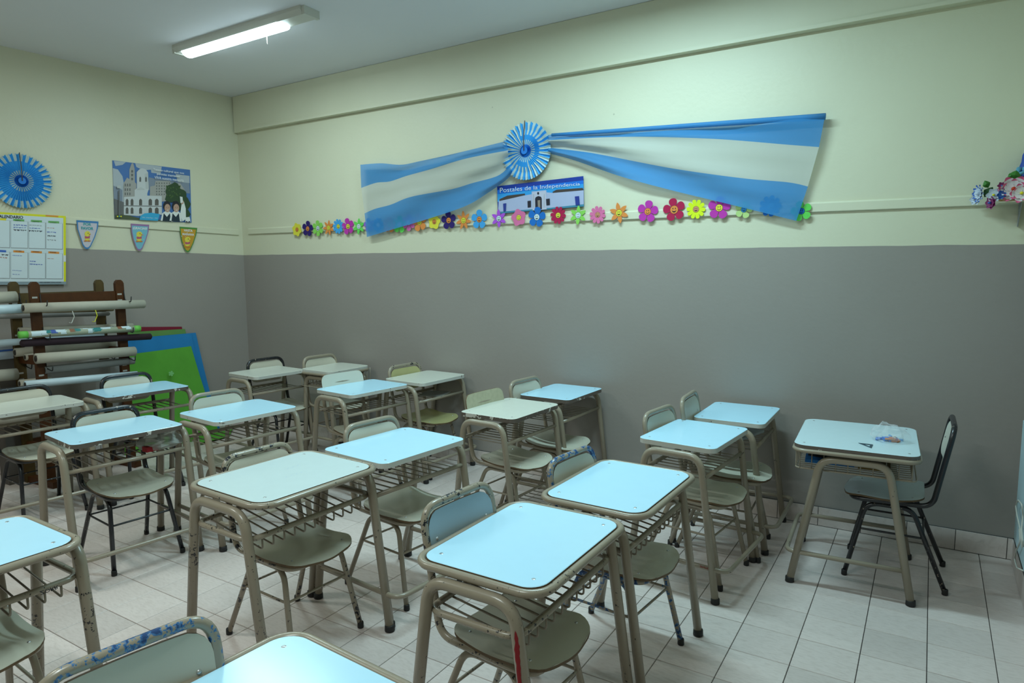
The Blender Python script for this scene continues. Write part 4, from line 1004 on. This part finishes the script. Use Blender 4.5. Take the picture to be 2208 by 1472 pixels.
t, P0, Q0, d = roll((42, 722), (300, 708), HX, .026, mat('collage_paper', (0.33, 0.36, 0.26), 0.5), 'thin roll covered in a colourful cartoonless collage with green end caps')
t['label'] = 'thin roll covered in colourful paper scraps with green end caps'
for E_, s_ in ((P0, 1), (Q0, -1)):
    b = MB(); b.tube([E_ - d * (.004 * s_), E_ + d * (.05 * s_)], .0275, C('cap_green', (0.15, 0.5, 0.08)), 12); link('end_cap', b.mesh('end_cap'), t)
L_ = (Q0 - P0).length; sc = ['scrap_white', 'scrap_blue', 'scrap_teal', 'scrap_brown']; scc = [(0.55, 0.66, 0.70), (0.05, 0.1, 0.35), (0.02, 0.2, 0.2), (0.25, 0.1, 0.05)]
for k in range(22):
    s0 = .07 + k * (L_ - .16) / 22; b = MB(); a0 = random.uniform(-.6, 1.6); u1 = d.cross(Vector((0, 0, 1))).normalized(); u2 = u1.cross(d)
    vs = []
    for i in range(2):
        for j in range(6):
            a_ = a0 + j * .32; rr = .0266; off = (i * random.uniform(.03, .05)); vs.append(P0 + d * (s0 + off) + (u1 * math.cos(a_) + u2 * math.sin(a_)) * rr)
    mi = 0 if k % 5 < 3 else random.randint(1, 3)
    b.add(vs, [(j, j + 1, 7 + j, 6 + j) for j in range(5)], C(sc[mi], scc[mi])); link('paper_scrap', b.mesh('paper_scrap'), t)
roll((44, 740), (326, 725), HX - .02, .028, M_MAR, 'dark maroon cloth roll under the colourful one', False)
roll((77, 773), (290, 757), HX, .040, M_CANV, 'thick cream map roll with hollow end on the middle front hooks')
roll((96, 798), (288, 777), HX - .06, .030, M_CANV2, 'grey roll below the thick cream map roll')
roll((54, 829), (295, 807), HX, .029, M_MWH, 'glossy white roll on the lowest front hooks')
roll((-60, 744), (222, 723), HB, .026, M_MWH, 'pale blue-white roll on the rear hooks behind the maroon one')
roll((32, 760), (246, 741), HB, .034, M_CANV, 'rear cream roll above the thick front map roll')
roll((-70, 682), (245, 668), HB - .02, .010, M_STK, 'thin wooden dowel of a hanging map', False, 'map_dowel', cat='dowel')
roll((-60, 684), (236, 676), HB + .04, .018, M_CANV2, 'grey roll beneath the wooden dowel', False)
roll((40, 712), (286, 702), HB, .022, M_CANV, 'cream roll just behind the colourful roll')
roll((54, 770), (90, 767), HB + .05, .026, M_CANV, 'short hollow roll end between the left posts')
roll((42, 827), (110, 820), HB + .06, .030, M_CANV, 'torn hollow roll end low at the left posts')
roll((-60, 645), (34, 640), HB, .045, M_CANV, 'torn white roll end at the top left posts')
roll((-60, 815), (36, 806), HB, .045, M_CANV, 'torn cream roll end low at the left picture edge')
roll((-30, 905), (215, 880), HB + .02, .045, M_CANV, 'thick cream roll on the lowest rear rail')
b = MB(); a_ = onx(96, 790, XB + .04); c_ = onx(256, 788, XB + .04); a2 = onx(96, 828, XB + .04)
b.box(((a_.x + c_.x) / 2, (a_.y + c_.y) / 2, (a_.z + a2.z) / 2), (0.02, abs(c_.y - a_.y), abs(a_.z - a2.z)), M_CANV2); tag(link('folded_map', b.mesh('folded_map'), None), 'folded grey map hanging between the posts of the rack', 'map')
b = MB(); a_ = onx(-20, 740, XB - .1); c_ = onx(30, 740, XB - .1); z0_, z1_ = onx(10, 772, XB - .1).z, onx(10, 745, XB - .1).z
b.box((XB - .1, (a_.y + c_.y) / 2, (z0_ + z1_) / 2), (0.16, abs(c_.y - a_.y), z1_ - z0_), C('box_white', (0.42, 0.48, 0.55))); ob = tag(link('cardboard_box', b.mesh('cardboard_box')), 'white box with a blue stripe behind the rack at the left picture edge', 'box')
b = MB(); b.box((XB - .018, (a_.y + c_.y) / 2, z1_ - .03), (0.002, abs(c_.y - a_.y), 0.012), BL); link('stripe', b.mesh('stripe'), ob)
b = MB(); b.box((XB - .1, (a_.y + c_.y) / 2 , z0_ / 2), (0.14, abs(c_.y - a_.y) - .02, z0_ - .001), C('stand_grey', (0.10, 0.09, 0.08))); tag(link('low_stand', b.mesh('low_stand')), 'dark low stand under the white box at the left edge', 'stand')

# felt-covered boards leaning in the corner
def lean(top, bot, m, label, th=0.006, name='card_sheet', dt=0.03, db=0.2):
    """top: px corners on the wall side, bot: px corners on the floor side"""
    tl, tr = [on_left(*p, dt) for p in top]; br, bl = [on_left(*p, db) for p in bot]
    dz = max(0.003 - min(br.z, bl.z), -9)
    br.z = bl.z = 0.002
    n = (tr - tl).cross(bl - tl).normalized()
    if n.dot(CAM - tl) < 0: n = -n
    b = MB(); N = 6; vs = []
    for i in range(N + 1):
        k = i / N; a = tl.lerp(bl, k); c = tr.lerp(br, k); sag = n * (-0.02 * math.sin(math.pi * k))
        vs += [a + sag, c + sag]
    vs += [v - n * th for v in vs]
    o = 2 * (N + 1); fs = []
    for i in range(N): fs += [(2 * i, 2 * i + 2, 2 * i + 3, 2 * i + 1), (o + 2 * i + 1, o + 2 * i + 3, o + 2 * i + 2, o + 2 * i), (2 * i, o + 2 * i, o + 2 * i + 2, 2 * i + 2), (2 * i + 1, 2 * i + 3, o + 2 * i + 3, o + 2 * i + 1)]
    fs += [(0, 1, o + 1, o), (2 * N, o + 2 * N, o + 2 * N + 1, 2 * N + 1)]
    b.add(vs, fs, m, False); return tag(link(name, b.mesh(name)), label, 'board')
F_G = mat('green_felt', (0.10, 0.36, 0.035), 0.9, var=0.12, scale=10); F_G2 = mat('dull_green_felt', (0.12, 0.27, 0.07), 0.9, var=0.1); F_B = mat('blue_felt', (0.015, 0.20, 0.48), 0.9, var=0.1)
lean([(276, 705), (392, 704)], [(440, 915), (276, 960)], C('red_card', (0.2, 0.01, 0.03)), 'dark red sheet, top edge just visible behind the green boards', dt=.012, db=.06)
lean([(276, 716), (399, 709)], [(455, 915), (276, 960)], F_G2, 'dull green felt board behind the blue ones', dt=.022, db=.09)
lean([(276, 730), (422, 717)], [(476, 915), (276, 970)], F_B, 'blue felt board leaning in the corner, rearmost of two', dt=.032, db=.12)
lean([(276, 733), (412, 719)], [(462, 915), (276, 970)], F_B, 'blue felt board leaning in the corner, just behind the big green one', dt=.045, db=.15)
gb = lean([(270, 765), (412, 746)], [(474, 925), (270, 990)], F_G, 'big bright green felt board leaning by the map rack with a small flower on it', dt=.060, db=.22)
P = on_left(369, 805, .13)
b = MB(); pl_ = flower_poly('round', 5, .026, 0); b.add([P + LN * .002 + LD * x + Vector((0, 0, z)) for x, z in pl_], [tuple(range(len(pl_)))], C('sticker_green', (0.22, 0.55, 0.2))); link('flower_sticker', b.mesh('flower_sticker'), gb)
b = MB(); q = [on_z(420, 925, .06), on_z(470, 905, .06), on_z(494, 930, .06), on_z(430, 948, .06)]; q = [Vector((max(v.x, lx(v.y) + .02), v.y, .012 + .02 * (i % 2))) for i, v in enumerate(q)]
b.add(q + [v - Vector((0, 0, .005)) for v in q], [(0, 1, 2, 3), (7, 6, 5, 4), (0, 4, 5, 1), (1, 5, 6, 2), (2, 6, 7, 3), (3, 7, 4, 0)], F_G); tag(link('card_sheet', b.mesh('card_sheet')), 'bright green sheet lying on the floor in front of the leaning boards', 'board')

# ---------------------------------------------------------------- things on and in the desks
def bag_mat(name, col, al):
    m, n, b = nt(name); N = n.nodes.new; K = n.links.new
    b.inputs['Base Color'].default_value = (*col, 1); b.inputs['Roughness'].default_value = 0.12
    tr = N('ShaderNodeBsdfTransparent'); mx = N('ShaderNodeMixShader'); lw = N('ShaderNodeLayerWeight'); lw.inputs[0].default_value = 0.3
    mr = N('ShaderNodeMapRange'); mr.inputs['To Min'].default_value = al; mr.inputs['To Max'].default_value = min(1, al + .45); K(lw.outputs['Facing'], mr.inputs['Value'])
    K(mr.outputs[0], mx.inputs[0]); K(tr.outputs[0], mx.inputs[1]); K(b.outputs[0], mx.inputs[2]); K(mx.outputs[0], n.nodes['Material Output'].inputs['Surface']); return m
from mathutils import noise
def crumple(c, sx, sy, sz, m, name, seed, amp=.35, seg=16):
    b = MB(); vs = []; rings = 10
    for i in range(rings + 1):
        ph = math.pi * i / rings
        for k in range(seg):
            a = 2 * math.pi * k / seg; d = Vector((math.sin(ph) * math.cos(a), math.sin(ph) * math.sin(a), math.cos(ph)))
            f = 1 + amp * noise.noise(d * 2.3 + Vector((seed, seed * 2, 0))) + amp * .5 * noise.noise(d * 6 + Vector((0, seed, 3)))
            vs.append((d.x * f * sx, d.y * f * sy, max(-sz * .8, d.z * f * sz) + sz * .8))
    b.add(vs, [(i * seg + k, (i + 1) * seg + k, (i + 1) * seg + (k + 1) % seg, i * seg + (k + 1) % seg) for i in range(rings) for k in range(seg)], m, False)
    return link(name, b.mesh(name), None, c)
TE_ = 0.765
P = on_z(1915, 950, TE_); 
tag(crumple((P.x, P.y, TE_ + .0005), .085, .07, .050, bag_mat('clear_plastic', (0.8, 0.85, 0.88), .10), 'plastic_bag', 3.1), 'clear crumpled plastic bag of coloured chalks on the turned desk', 'bag')
chm = [C('chalk_blue', (0.10, 0.25, 0.7)), C('chalk_orange', (0.65, 0.22, 0.08)), C('chalk_pink', (0.6, 0.2, 0.3)), C('chalk_white', (0.6, 0.65, 0.65)), C('chalk_sky', (0.15, 0.4, 0.8))]
for k in range(26):
    a = random.uniform(0, 6.28); rr = random.uniform(0, .048); b = MB(); L = random.uniform(.015, .03); r_ = .0055
    lay = 0 if k < 17 else 1; an = random.uniform(0, 3.14)
    cx_, cy_ = P.x + rr * math.cos(a) * 1.2, P.y + rr * math.sin(a); cz__ = TE_ + .0062 + lay * .0105
    bl_ = cx_ < P.x + .0
    b.tube([(-L * math.cos(an), -L * math.sin(an), 0), (L * math.cos(an), L * math.sin(an), 0)], r_, chm[0 if (bl_ and k % 3) else (1 if k % 4 == 0 else k % 5)], 8)
    tag(link('chalk_stick', b.mesh('chalk_stick'), None, (cx_, cy_, cz__)), 'stick of chalk in the clear bag on the turned desk', 'chalk', 'chalk sticks in the clear bag')
def z5(x, y): return on_z(1660 + x / 3.0675, 850 + y / 3.0675, TE_ + .0008)
b = MB(); o_ = [z5(585, 322), z5(682, 333), z5(672, 356)]; cc0 = sum(o_, Vector()) / 3; i_ = [cc0 + (v - cc0) * .48 for v in o_]
vs = o_ + i_ + [v + Vector((0, 0, .002)) for v in o_ + i_]
fs = []
for k in range(3):
    j = (k + 1) % 3; fs += [(6 + k, 6 + j, 9 + j, 9 + k), (k, 3 + k, 3 + j, j), (k, j, 6 + j, 6 + k), (3 + j, 3 + k, 9 + k, 9 + j)]
b.add(vs, fs, C('dark_plastic', (0.03, 0.07, 0.10), .3)); tag(link('set_square', b.mesh('set_square')), 'small dark set square lying on the turned desk beside the chalk bag', 'ruler')
# contents of the basket of the turned desk
zb = (T0 - .145) * TE_ / T0 + .003 * 1
def slabthing(name, c, d, rz, m, label, cat): b = MB(); b.box((0, 0, d[2] / 2), d, m); o = link(name, b.mesh(name), None, c); o.rotation_euler = (0, 0, rz); return tag(o, label, cat)
slabthing('folder', (5.80, -.62, zb + .003), (.24, .32, .018), .1, C('folder_blue', (0.02, 0.16, 0.45)), 'blue folder in the basket of the turned desk', 'folder')
slabthing('notebook', (5.83, -.60, zb + .0225), (.22, .27, .022), -.15, BK, 'black notebook lying on the blue folder in the wire basket', 'notebook')
slabthing('textbook', (6.02, -.63, zb + .003), (.15, .30, .022), .05, C('book_brown', (0.16, 0.10, 0.02)), 'brown book at the chair end of the wire basket', 'book')
tag(crumple((5.82, -.66, zb + .046), .09, .11, .018, bag_mat('milky_plastic', (0.5, 0.55, 0.55), .45), 'plastic_bag', 8.3), 'milky plastic bag on the black notebook in the wire basket', 'bag')
# plastic bag on the rack of the second-row desk, papers elsewhere
zr_ = lambda T: (T0 - .155) * T / T0 + .004
tag(crumple((2.33, -2.40, zr_(.78) + .002), .10, .13, .055, bag_mat('thin_white_plastic', (0.55, 0.58, 0.55), .45), 'plastic_bag', 5.7, .45), 'whitish plastic bag with red print stuffed in the rack of a left-hand desk', 'bag')
b = MB(); b.box((2.36, -2.48, zr_(.78) + .018), (.05, .07, .03), C('bag_red', (0.35, 0.02, 0.03))); tag(link('snack_packet', b.mesh('snack_packet')), 'small red packet inside the whitish plastic bag', 'packet')
slabthing('paper_stack', (2.74, -.27, zr_(.79)), (.21, .22, .006), .3, C('paper_grey', (0.28, 0.28, 0.26)), 'grey papers in the rack of the cream desk touching the long wall', 'papers')
slabthing('paper_stack', (5.20, -.30, zr_(.77)), (.26, .3, .014), -.25, C('paper_pale', (0.45, 0.52, 0.55)), 'pale papers in the rack of the desk against the long wall', 'papers')
# marks on the desks: smear of red paint and pen scribbles wrapped on the tubes
def wrap_patch(parent, P0_, P1_, r, a0, a1, m, name, jag=6):
    ax = (P1_ - P0_).normalized(); n1 = ax.orthogonal().normalized()
    toc = (CAM - parent.location); toc = (toc - ax * toc.dot(ax)).normalized(); n1 = toc; n2 = ax.cross(n1)
    b = MB(); vs = []; n = 10
    for i in range(n + 1):
        k = i / n; w_ = math.sin(math.pi * min(1, max(0, k))) ** .5 * random.uniform(.55, 1)
        for j in range(5):
            a = (a0 + a1) / 2 + (a1 - a0) * (j / 4 - .5) * w_; vs.append(P0_.lerp(P1_, k) + (n1 * math.cos(a) + n2 * math.sin(a)) * (r + .0016))
    b.add(vs, [(i * 5 + j, i * 5 + j + 1, (i + 1) * 5 + j + 1, (i + 1) * 5 + j) for i in range(n) for j in range(4)], m); return link(name, b.mesh(name), parent)
dA = [o for o in bpy.data.objects if o.name.startswith('school_desk') and 'red smear' in o.get('label', '')][0]
xf = lambda z: .255 - (.255 - .155) * z / .72
RD = C('red_paint', (0.25, 0.015, 0.02), .4)
for z0_, z1_, a0, a1 in ((.665, .585, -.2, .5), (.63, .52, -.1, .8), (.57, .42, .0, 1.0), (.50, .30, -.3, .5)):
    wrap_patch(dA, Vector((xf(z0_), -.316, z0_)), Vector((xf(z1_), -.316, z1_)), .0199, a0, a1, RD, 'paint_smear')
def wrap_text(parent, s, c, along, r, h, L, m, name):
    """lettering wrapped on a tube: c point on the axis, along = axis direction"""
    ax = Vector(along).normalized(); toc = CAM - parent.matrix_basis @ Vector(c); toc = (toc - ax * toc.dot(ax)).normalized(); n2 = ax.cross(toc)
    vs, fs = text_geo(s, .02); b = MB(); out = []
    for u, v in vs:
        if abs(ax.z) > .7: a = (u - .5) * L / r; pos = Vector(c) + ax * ((v - .5) * h); sgn = 1
        else: a = (v - .5) * h / r; pos = Vector(c) + ax * ((u - .5) * L); sgn = -1
        out.append(pos + (toc * math.cos(a) + n2 * math.sin(a) * (1 if abs(ax.z) > .7 else sgn * -1)) * r)
    b.add(out, fs, m); return link(name, b.mesh(name), parent)
dK = [o for o in bpy.data.objects if o.name.startswith('school_desk') and 'black scribbles' in o.get('label', '')][0]
bpy.context.view_layer.update()
wrap_text(dK, 'CARO', (xf(.555), .316, .555), (0, 0, 1), .0200, .028, .030, BK, 'scribble')
wrap_text(dK, 'ZORR', (.19, .20, .625), (0, 1, 0), .0119, .013, .055, BK, 'scribble')
dC = [o for o in bpy.data.objects if o.name.startswith('school_desk') and o.get('label', '').startswith('white-edged pale blue desk, nearer')][0]
wrap_text(dC, 'JENIFER', (.20, -.316, .175), (1, 0, 0), .0130, .013, .06, RD, 'scribble')
# pencil marks on the pale desk
dF = [o for o in bpy.data.objects if o.name.startswith('school_desk') and 'pencil marks' in o.get('label', '')][0]
b = MB(); PM = C('pencil_blue', (0.38, 0.5, 0.6))
for bx, by, n_ in ((.03, -.05, 9), (-.06, .03, 7)):
    pts = [(bx + .0 + .012 * (k % 2) , by + .013 * k) for k in range(n_)]
    for (x0, y0), (x1, y1) in zip(pts, pts[1:]):
        b.add([(x0, y0, T0 + .0004), (x1, y1, T0 + .0004), (x1 + .0015, y1 + .0008, T0 + .0004), (x0 + .0015, y0 + .0008, T0 + .0004)], [(0, 1, 2, 3)], PM)
link('pencil_marks', b.mesh('pencil_marks'), dF)

# ---------------------------------------------------------------- right-hand wall
M_HT = mat('pale_heater_enamel', (0.42, 0.60, 0.66), 0.3)
ht = empty('wall_heater', (6.68, -1.0, .30)); tag(ht, 'pale blue-white wall heater panel at the right picture edge', 'heater')
b = MB(); pr = [(-.030, -.52), (-.030, .52)]
b.prism(rrect(.022, .52, .018, 4), 0, .61, M_HT); link('panel', b.mesh('panel'), ht)
for y, z in ((.515, .02), (.515, .56), (-.515, .02), (-.515, .56)):
    b = MB(); b.tube([(-.012, y, z), (-.012, y + (.028 if y > 0 else -.028), z)], .007, C('knob_white', (0.6, 0.6, 0.58)), 8); link('fixing_knob', b.mesh('fixing_knob'), ht)
b = MB(); cordp = []
Xc = 6.645
for p in ((2204, 1180), (2200, 1140), (2193, 1110), (2190, 1088), (2196, 1078), (2204, 1088), (2206, 1110), (2203, 1140), (2205, 1165), (2208, 1178)): cordp.append(onx(*p, Xc - .005 * (len(cordp) % 3)))
cordp = fillet(cordp, .02, 3)
b.tube([p - ht.location for p in cordp], .0035, C('cord_white', (0.45, 0.45, 0.40)), 6); link('power_cord', b.mesh('power_cord'), ht)
b = MB(); b.tube([p - ht.location for p in fillet([onx(2198, 1140, Xc), onx(2200, 1168, Xc), onx(2192, 1185, Xc), onx(2187, 1205, Xc + .01), onx(2193, 1224, Xc), onx(2206, 1230, Xc)], .03, 4)], .0035, C('cord_white'), 6); link('cord_tail', b.mesh('cord_tail'), ht)

# shelf with artificial flowers and a figurine
SY = -.17
sf = on_long(2154, 430, -SY); SZ = sf.z; SX0 = sf.x
sh = empty('wall_shelf', (SX0, 0, SZ)); tag(sh, 'small wooden shelf on a metal bracket at the right picture edge', 'shelf')
b = MB(); wS = RX - SX0 - .002
b.box((wS / 2, SY / 2, -.008), (wS, -SY, .016), M_TRIM); link('board', b.mesh('board'), sh)
b = MB(); b.box((wS / 2, SY - .002, -.004), (wS, .004, .009), C('brown_edge', (0.25, 0.14, 0.05))); link('front_edge', b.mesh('front_edge'), sh)
b = MB(); b.prism([(0, -.017), (0, -.14), (-.02, -.14), (-.14, -.017)], 0, .004, GY, xf=lambda v: (v[2] + .10, v[0] - .002, v[1])); link('bracket', b.mesh('bracket'), sh)
def petal_flower(px, py, d, R, n, m, mc, label, tilt=0.0, name='artificial_flower', layers=2, m2=None, cz2=0.2):
    P = on_long(px, py, d); t = empty(name, P); tag(t, label, 'flower', 'artificial flowers on the shelf'); to = (CAM - P).normalized()
    side = to.cross(Vector((0, 0, 1))).normalized(); up = side.cross(to)
    if tilt: to, side = (to * math.cos(tilt) + side * math.sin(tilt)).normalized(), (side * math.cos(tilt) - to * math.sin(tilt)).normalized()
    for L_i in range(layers):
        for k in range(n):
            a = 2 * math.pi * (k + .5 * L_i) / n; dr = side * math.cos(a) + up * math.sin(a); tn = to.cross(dr); b = MB(); Rk = R * (1 - .25 * L_i)
            vs = []; N = 5
            for i in range(N + 1):
                q = i / N; w_ = Rk * .42 * math.sin(math.pi * (q * .8 + .12)) * (1 if n < 8 else .55); h = Rk * (.10 + .22 * q * q) + L_i * .006
                for j in (-1, 0, 1): vs.append(dr * (Rk * (q + (.04 if j == 0 else 0))) + tn * (w_ * j) + to * (h + (0 if j == 0 else .08 * Rk)))
            fs = [(i * 3 + j, i * 3 + j + 1, i * 3 + 4 + j, i * 3 + 3 + j) for i in range(N) for j in (0, 1)]
            inner = [f for f in fs if f[0] < 12]; outer = [f for f in fs if f[0] >= 12]
            b.add(vs, inner, m2 or m, True); b.add(vs, outer, m, True); link('petal', b.mesh('petal'), t)
    b = MB(); c = to * (.012); b.tube([c, c + to * .012, c + to * .016], [R * .17, R * .15, R * .05], mc, 10); link('centre', b.mesh('centre'), t); return t
PK, PW = C('silk_pink', (0.72, 0.12, 0.26)), C('silk_white', (0.74, 0.68, 0.70)); BW, BB = C('silk_pale', (0.55, 0.62, 0.72)), C('silk_blue', (0.04, 0.13, 0.5)); PU = C('silk_purple', (0.22, 0.03, 0.12))
LF = C('silk_leaf', (0.05, 0.20, 0.03)); LF2 = C('silk_leaf_dark', (0.015, 0.06, 0.015))
petal_flower(2186, 407, .16, .068, 6, PK, C('red_centre', (0.5, 0.04, 0.01)), 'large pink and white artificial flower on the shelf', m2=PW)
petal_flower(2203, 416, .20, .05, 5, PK, YE, 'small pink artificial flower cut by the right picture edge', m2=PW)
petal_flower(2115, 417, .10, .048, 10, BB, BW, 'blue artificial carnation, leftmost above the rail', tilt=1.0, m2=BW)
petal_flower(2105, 430, .06, .03, 6, BW, BW, 'pale artificial flower hanging just left of the blue carnation', tilt=.6)
petal_flower(2144, 420, .16, .036, 6, BW, YE, 'small white artificial flower beside the shelf end', tilt=.2)
petal_flower(2140, 437, .16, .034, 7, PU, BB, 'dark purple artificial flower drooping under the shelf end', tilt=.8)
petal_flower(2159, 420, .17, .026, 6, BB, BW, 'small blue artificial flower at the shelf corner', tilt=-.4)
petal_flower(2160, 400, .17, .02, 6, PU, BB, 'tiny purple bud beside the large pink flower', layers=1)
def leaf(p, q, d, wd, m, label):
    A_, B_ = on_long(*p, d), on_long(*q, d + .01); ax = (B_ - A_); s_ = ax.cross(Vector((0.3, -1, 0))).normalized() * wd; b = MB(); mid = A_ + ax * .45
    vs = [Vector((0, 0, 0)), ax * .25 + s_ * .7, ax * .5 + s_, ax * .8 + s_ * .5, ax, ax * .8 - s_ * .5, ax * .5 - s_, ax * .25 - s_ * .7, ax * .5 + Vector((0, -.012, 0))]
    b.add(vs, [(i, (i + 1) % 8, 8) for i in range(8)], m); o = link('artificial_leaf', b.mesh('artificial_leaf'), None, A_); tag(o, label, 'leaf', 'artificial leaves on the shelf')
leaf((2131, 405), (2123, 389), .11, .02, LF, 'upright green leaf above the blue carnation')
leaf((2122, 425), (2141, 403), .12, .026, LF2, 'dark green leaf right of the blue carnation')
leaf((2182, 386), (2177, 373), .15, .018, LF, 'small bright leaf above the large pink flower')
leaf((2184, 388), (2192, 367), .15, .03, LF, 'tall bright leaf above the large pink flower')
leaf((2165, 426), (2171, 416), .15, .02, LF2, 'dark leaf under the large pink flower')
Pg = on_long(2212, 424, .08); fg = empty('figurine', (min(Pg.x, RX - .07), Pg.y, SZ)); tag(fg, 'small figurine in a blue robe and cloak cut by the right picture edge', 'figurine')
RBm, CKm = C('robe_sky', (0.12, 0.36, 0.52)), C('cloak_blue', (0.02, 0.07, 0.35))
def lathe(b, prof, m, cx=0, cy=0, n=18, sy=1.0):
    vs = [(cx + r * math.cos(2 * math.pi * k / n) * (1 + .06 * math.sin(5 * 2 * math.pi * k / n) * (z < .14)), cy + sy * r * math.sin(2 * math.pi * k / n), z) for r, z in prof for k in range(n)]
    b.add(vs, [(i * n + k, i * n + (k + 1) % n, (i + 1) * n + (k + 1) % n, (i + 1) * n + k) for i in range(len(prof) - 1) for k in range(n)], m, True)
b = MB(); lathe(b, [(.001, 0), (.05, 0), (.052, .01), (.042, .06), (.034, .12), (.036, .16), (.026, .185), (.012, .20), (.001, .20)], RBm, sy=.8); link('robe', b.mesh('robe'), fg)
b = MB(); lathe(b, [(.001, .196), (.010, .198), (.020, .21), (.023, .228), (.017, .246), (.001, .252)], SKN); link('head', b.mesh('head'), fg)
b = MB(); lathe(b, [(.056, .02), (.048, .08), (.043, .16), (.030, .20), (.028, .235), (.018, .258), (.001, .262)], CKm, cy=.008, sy=.8); link('cloak', b.mesh('cloak'), fg)
for s_ in (-1, 1):
    b = MB(); b.tube([(s_ * .038, -.01, .165), (s_ * .052, -.035, .125), (s_ * .012, -.055, .145)], [.013, .012, .007], RBm, 8); link('sleeve', b.mesh('sleeve'), fg)
    b = MB(); b.tube([(s_ * .012, -.055, .145), (s_ * .004, -.058, .165)], [.006, .003], SKN, 8); link('hand', b.mesh('hand'), fg)
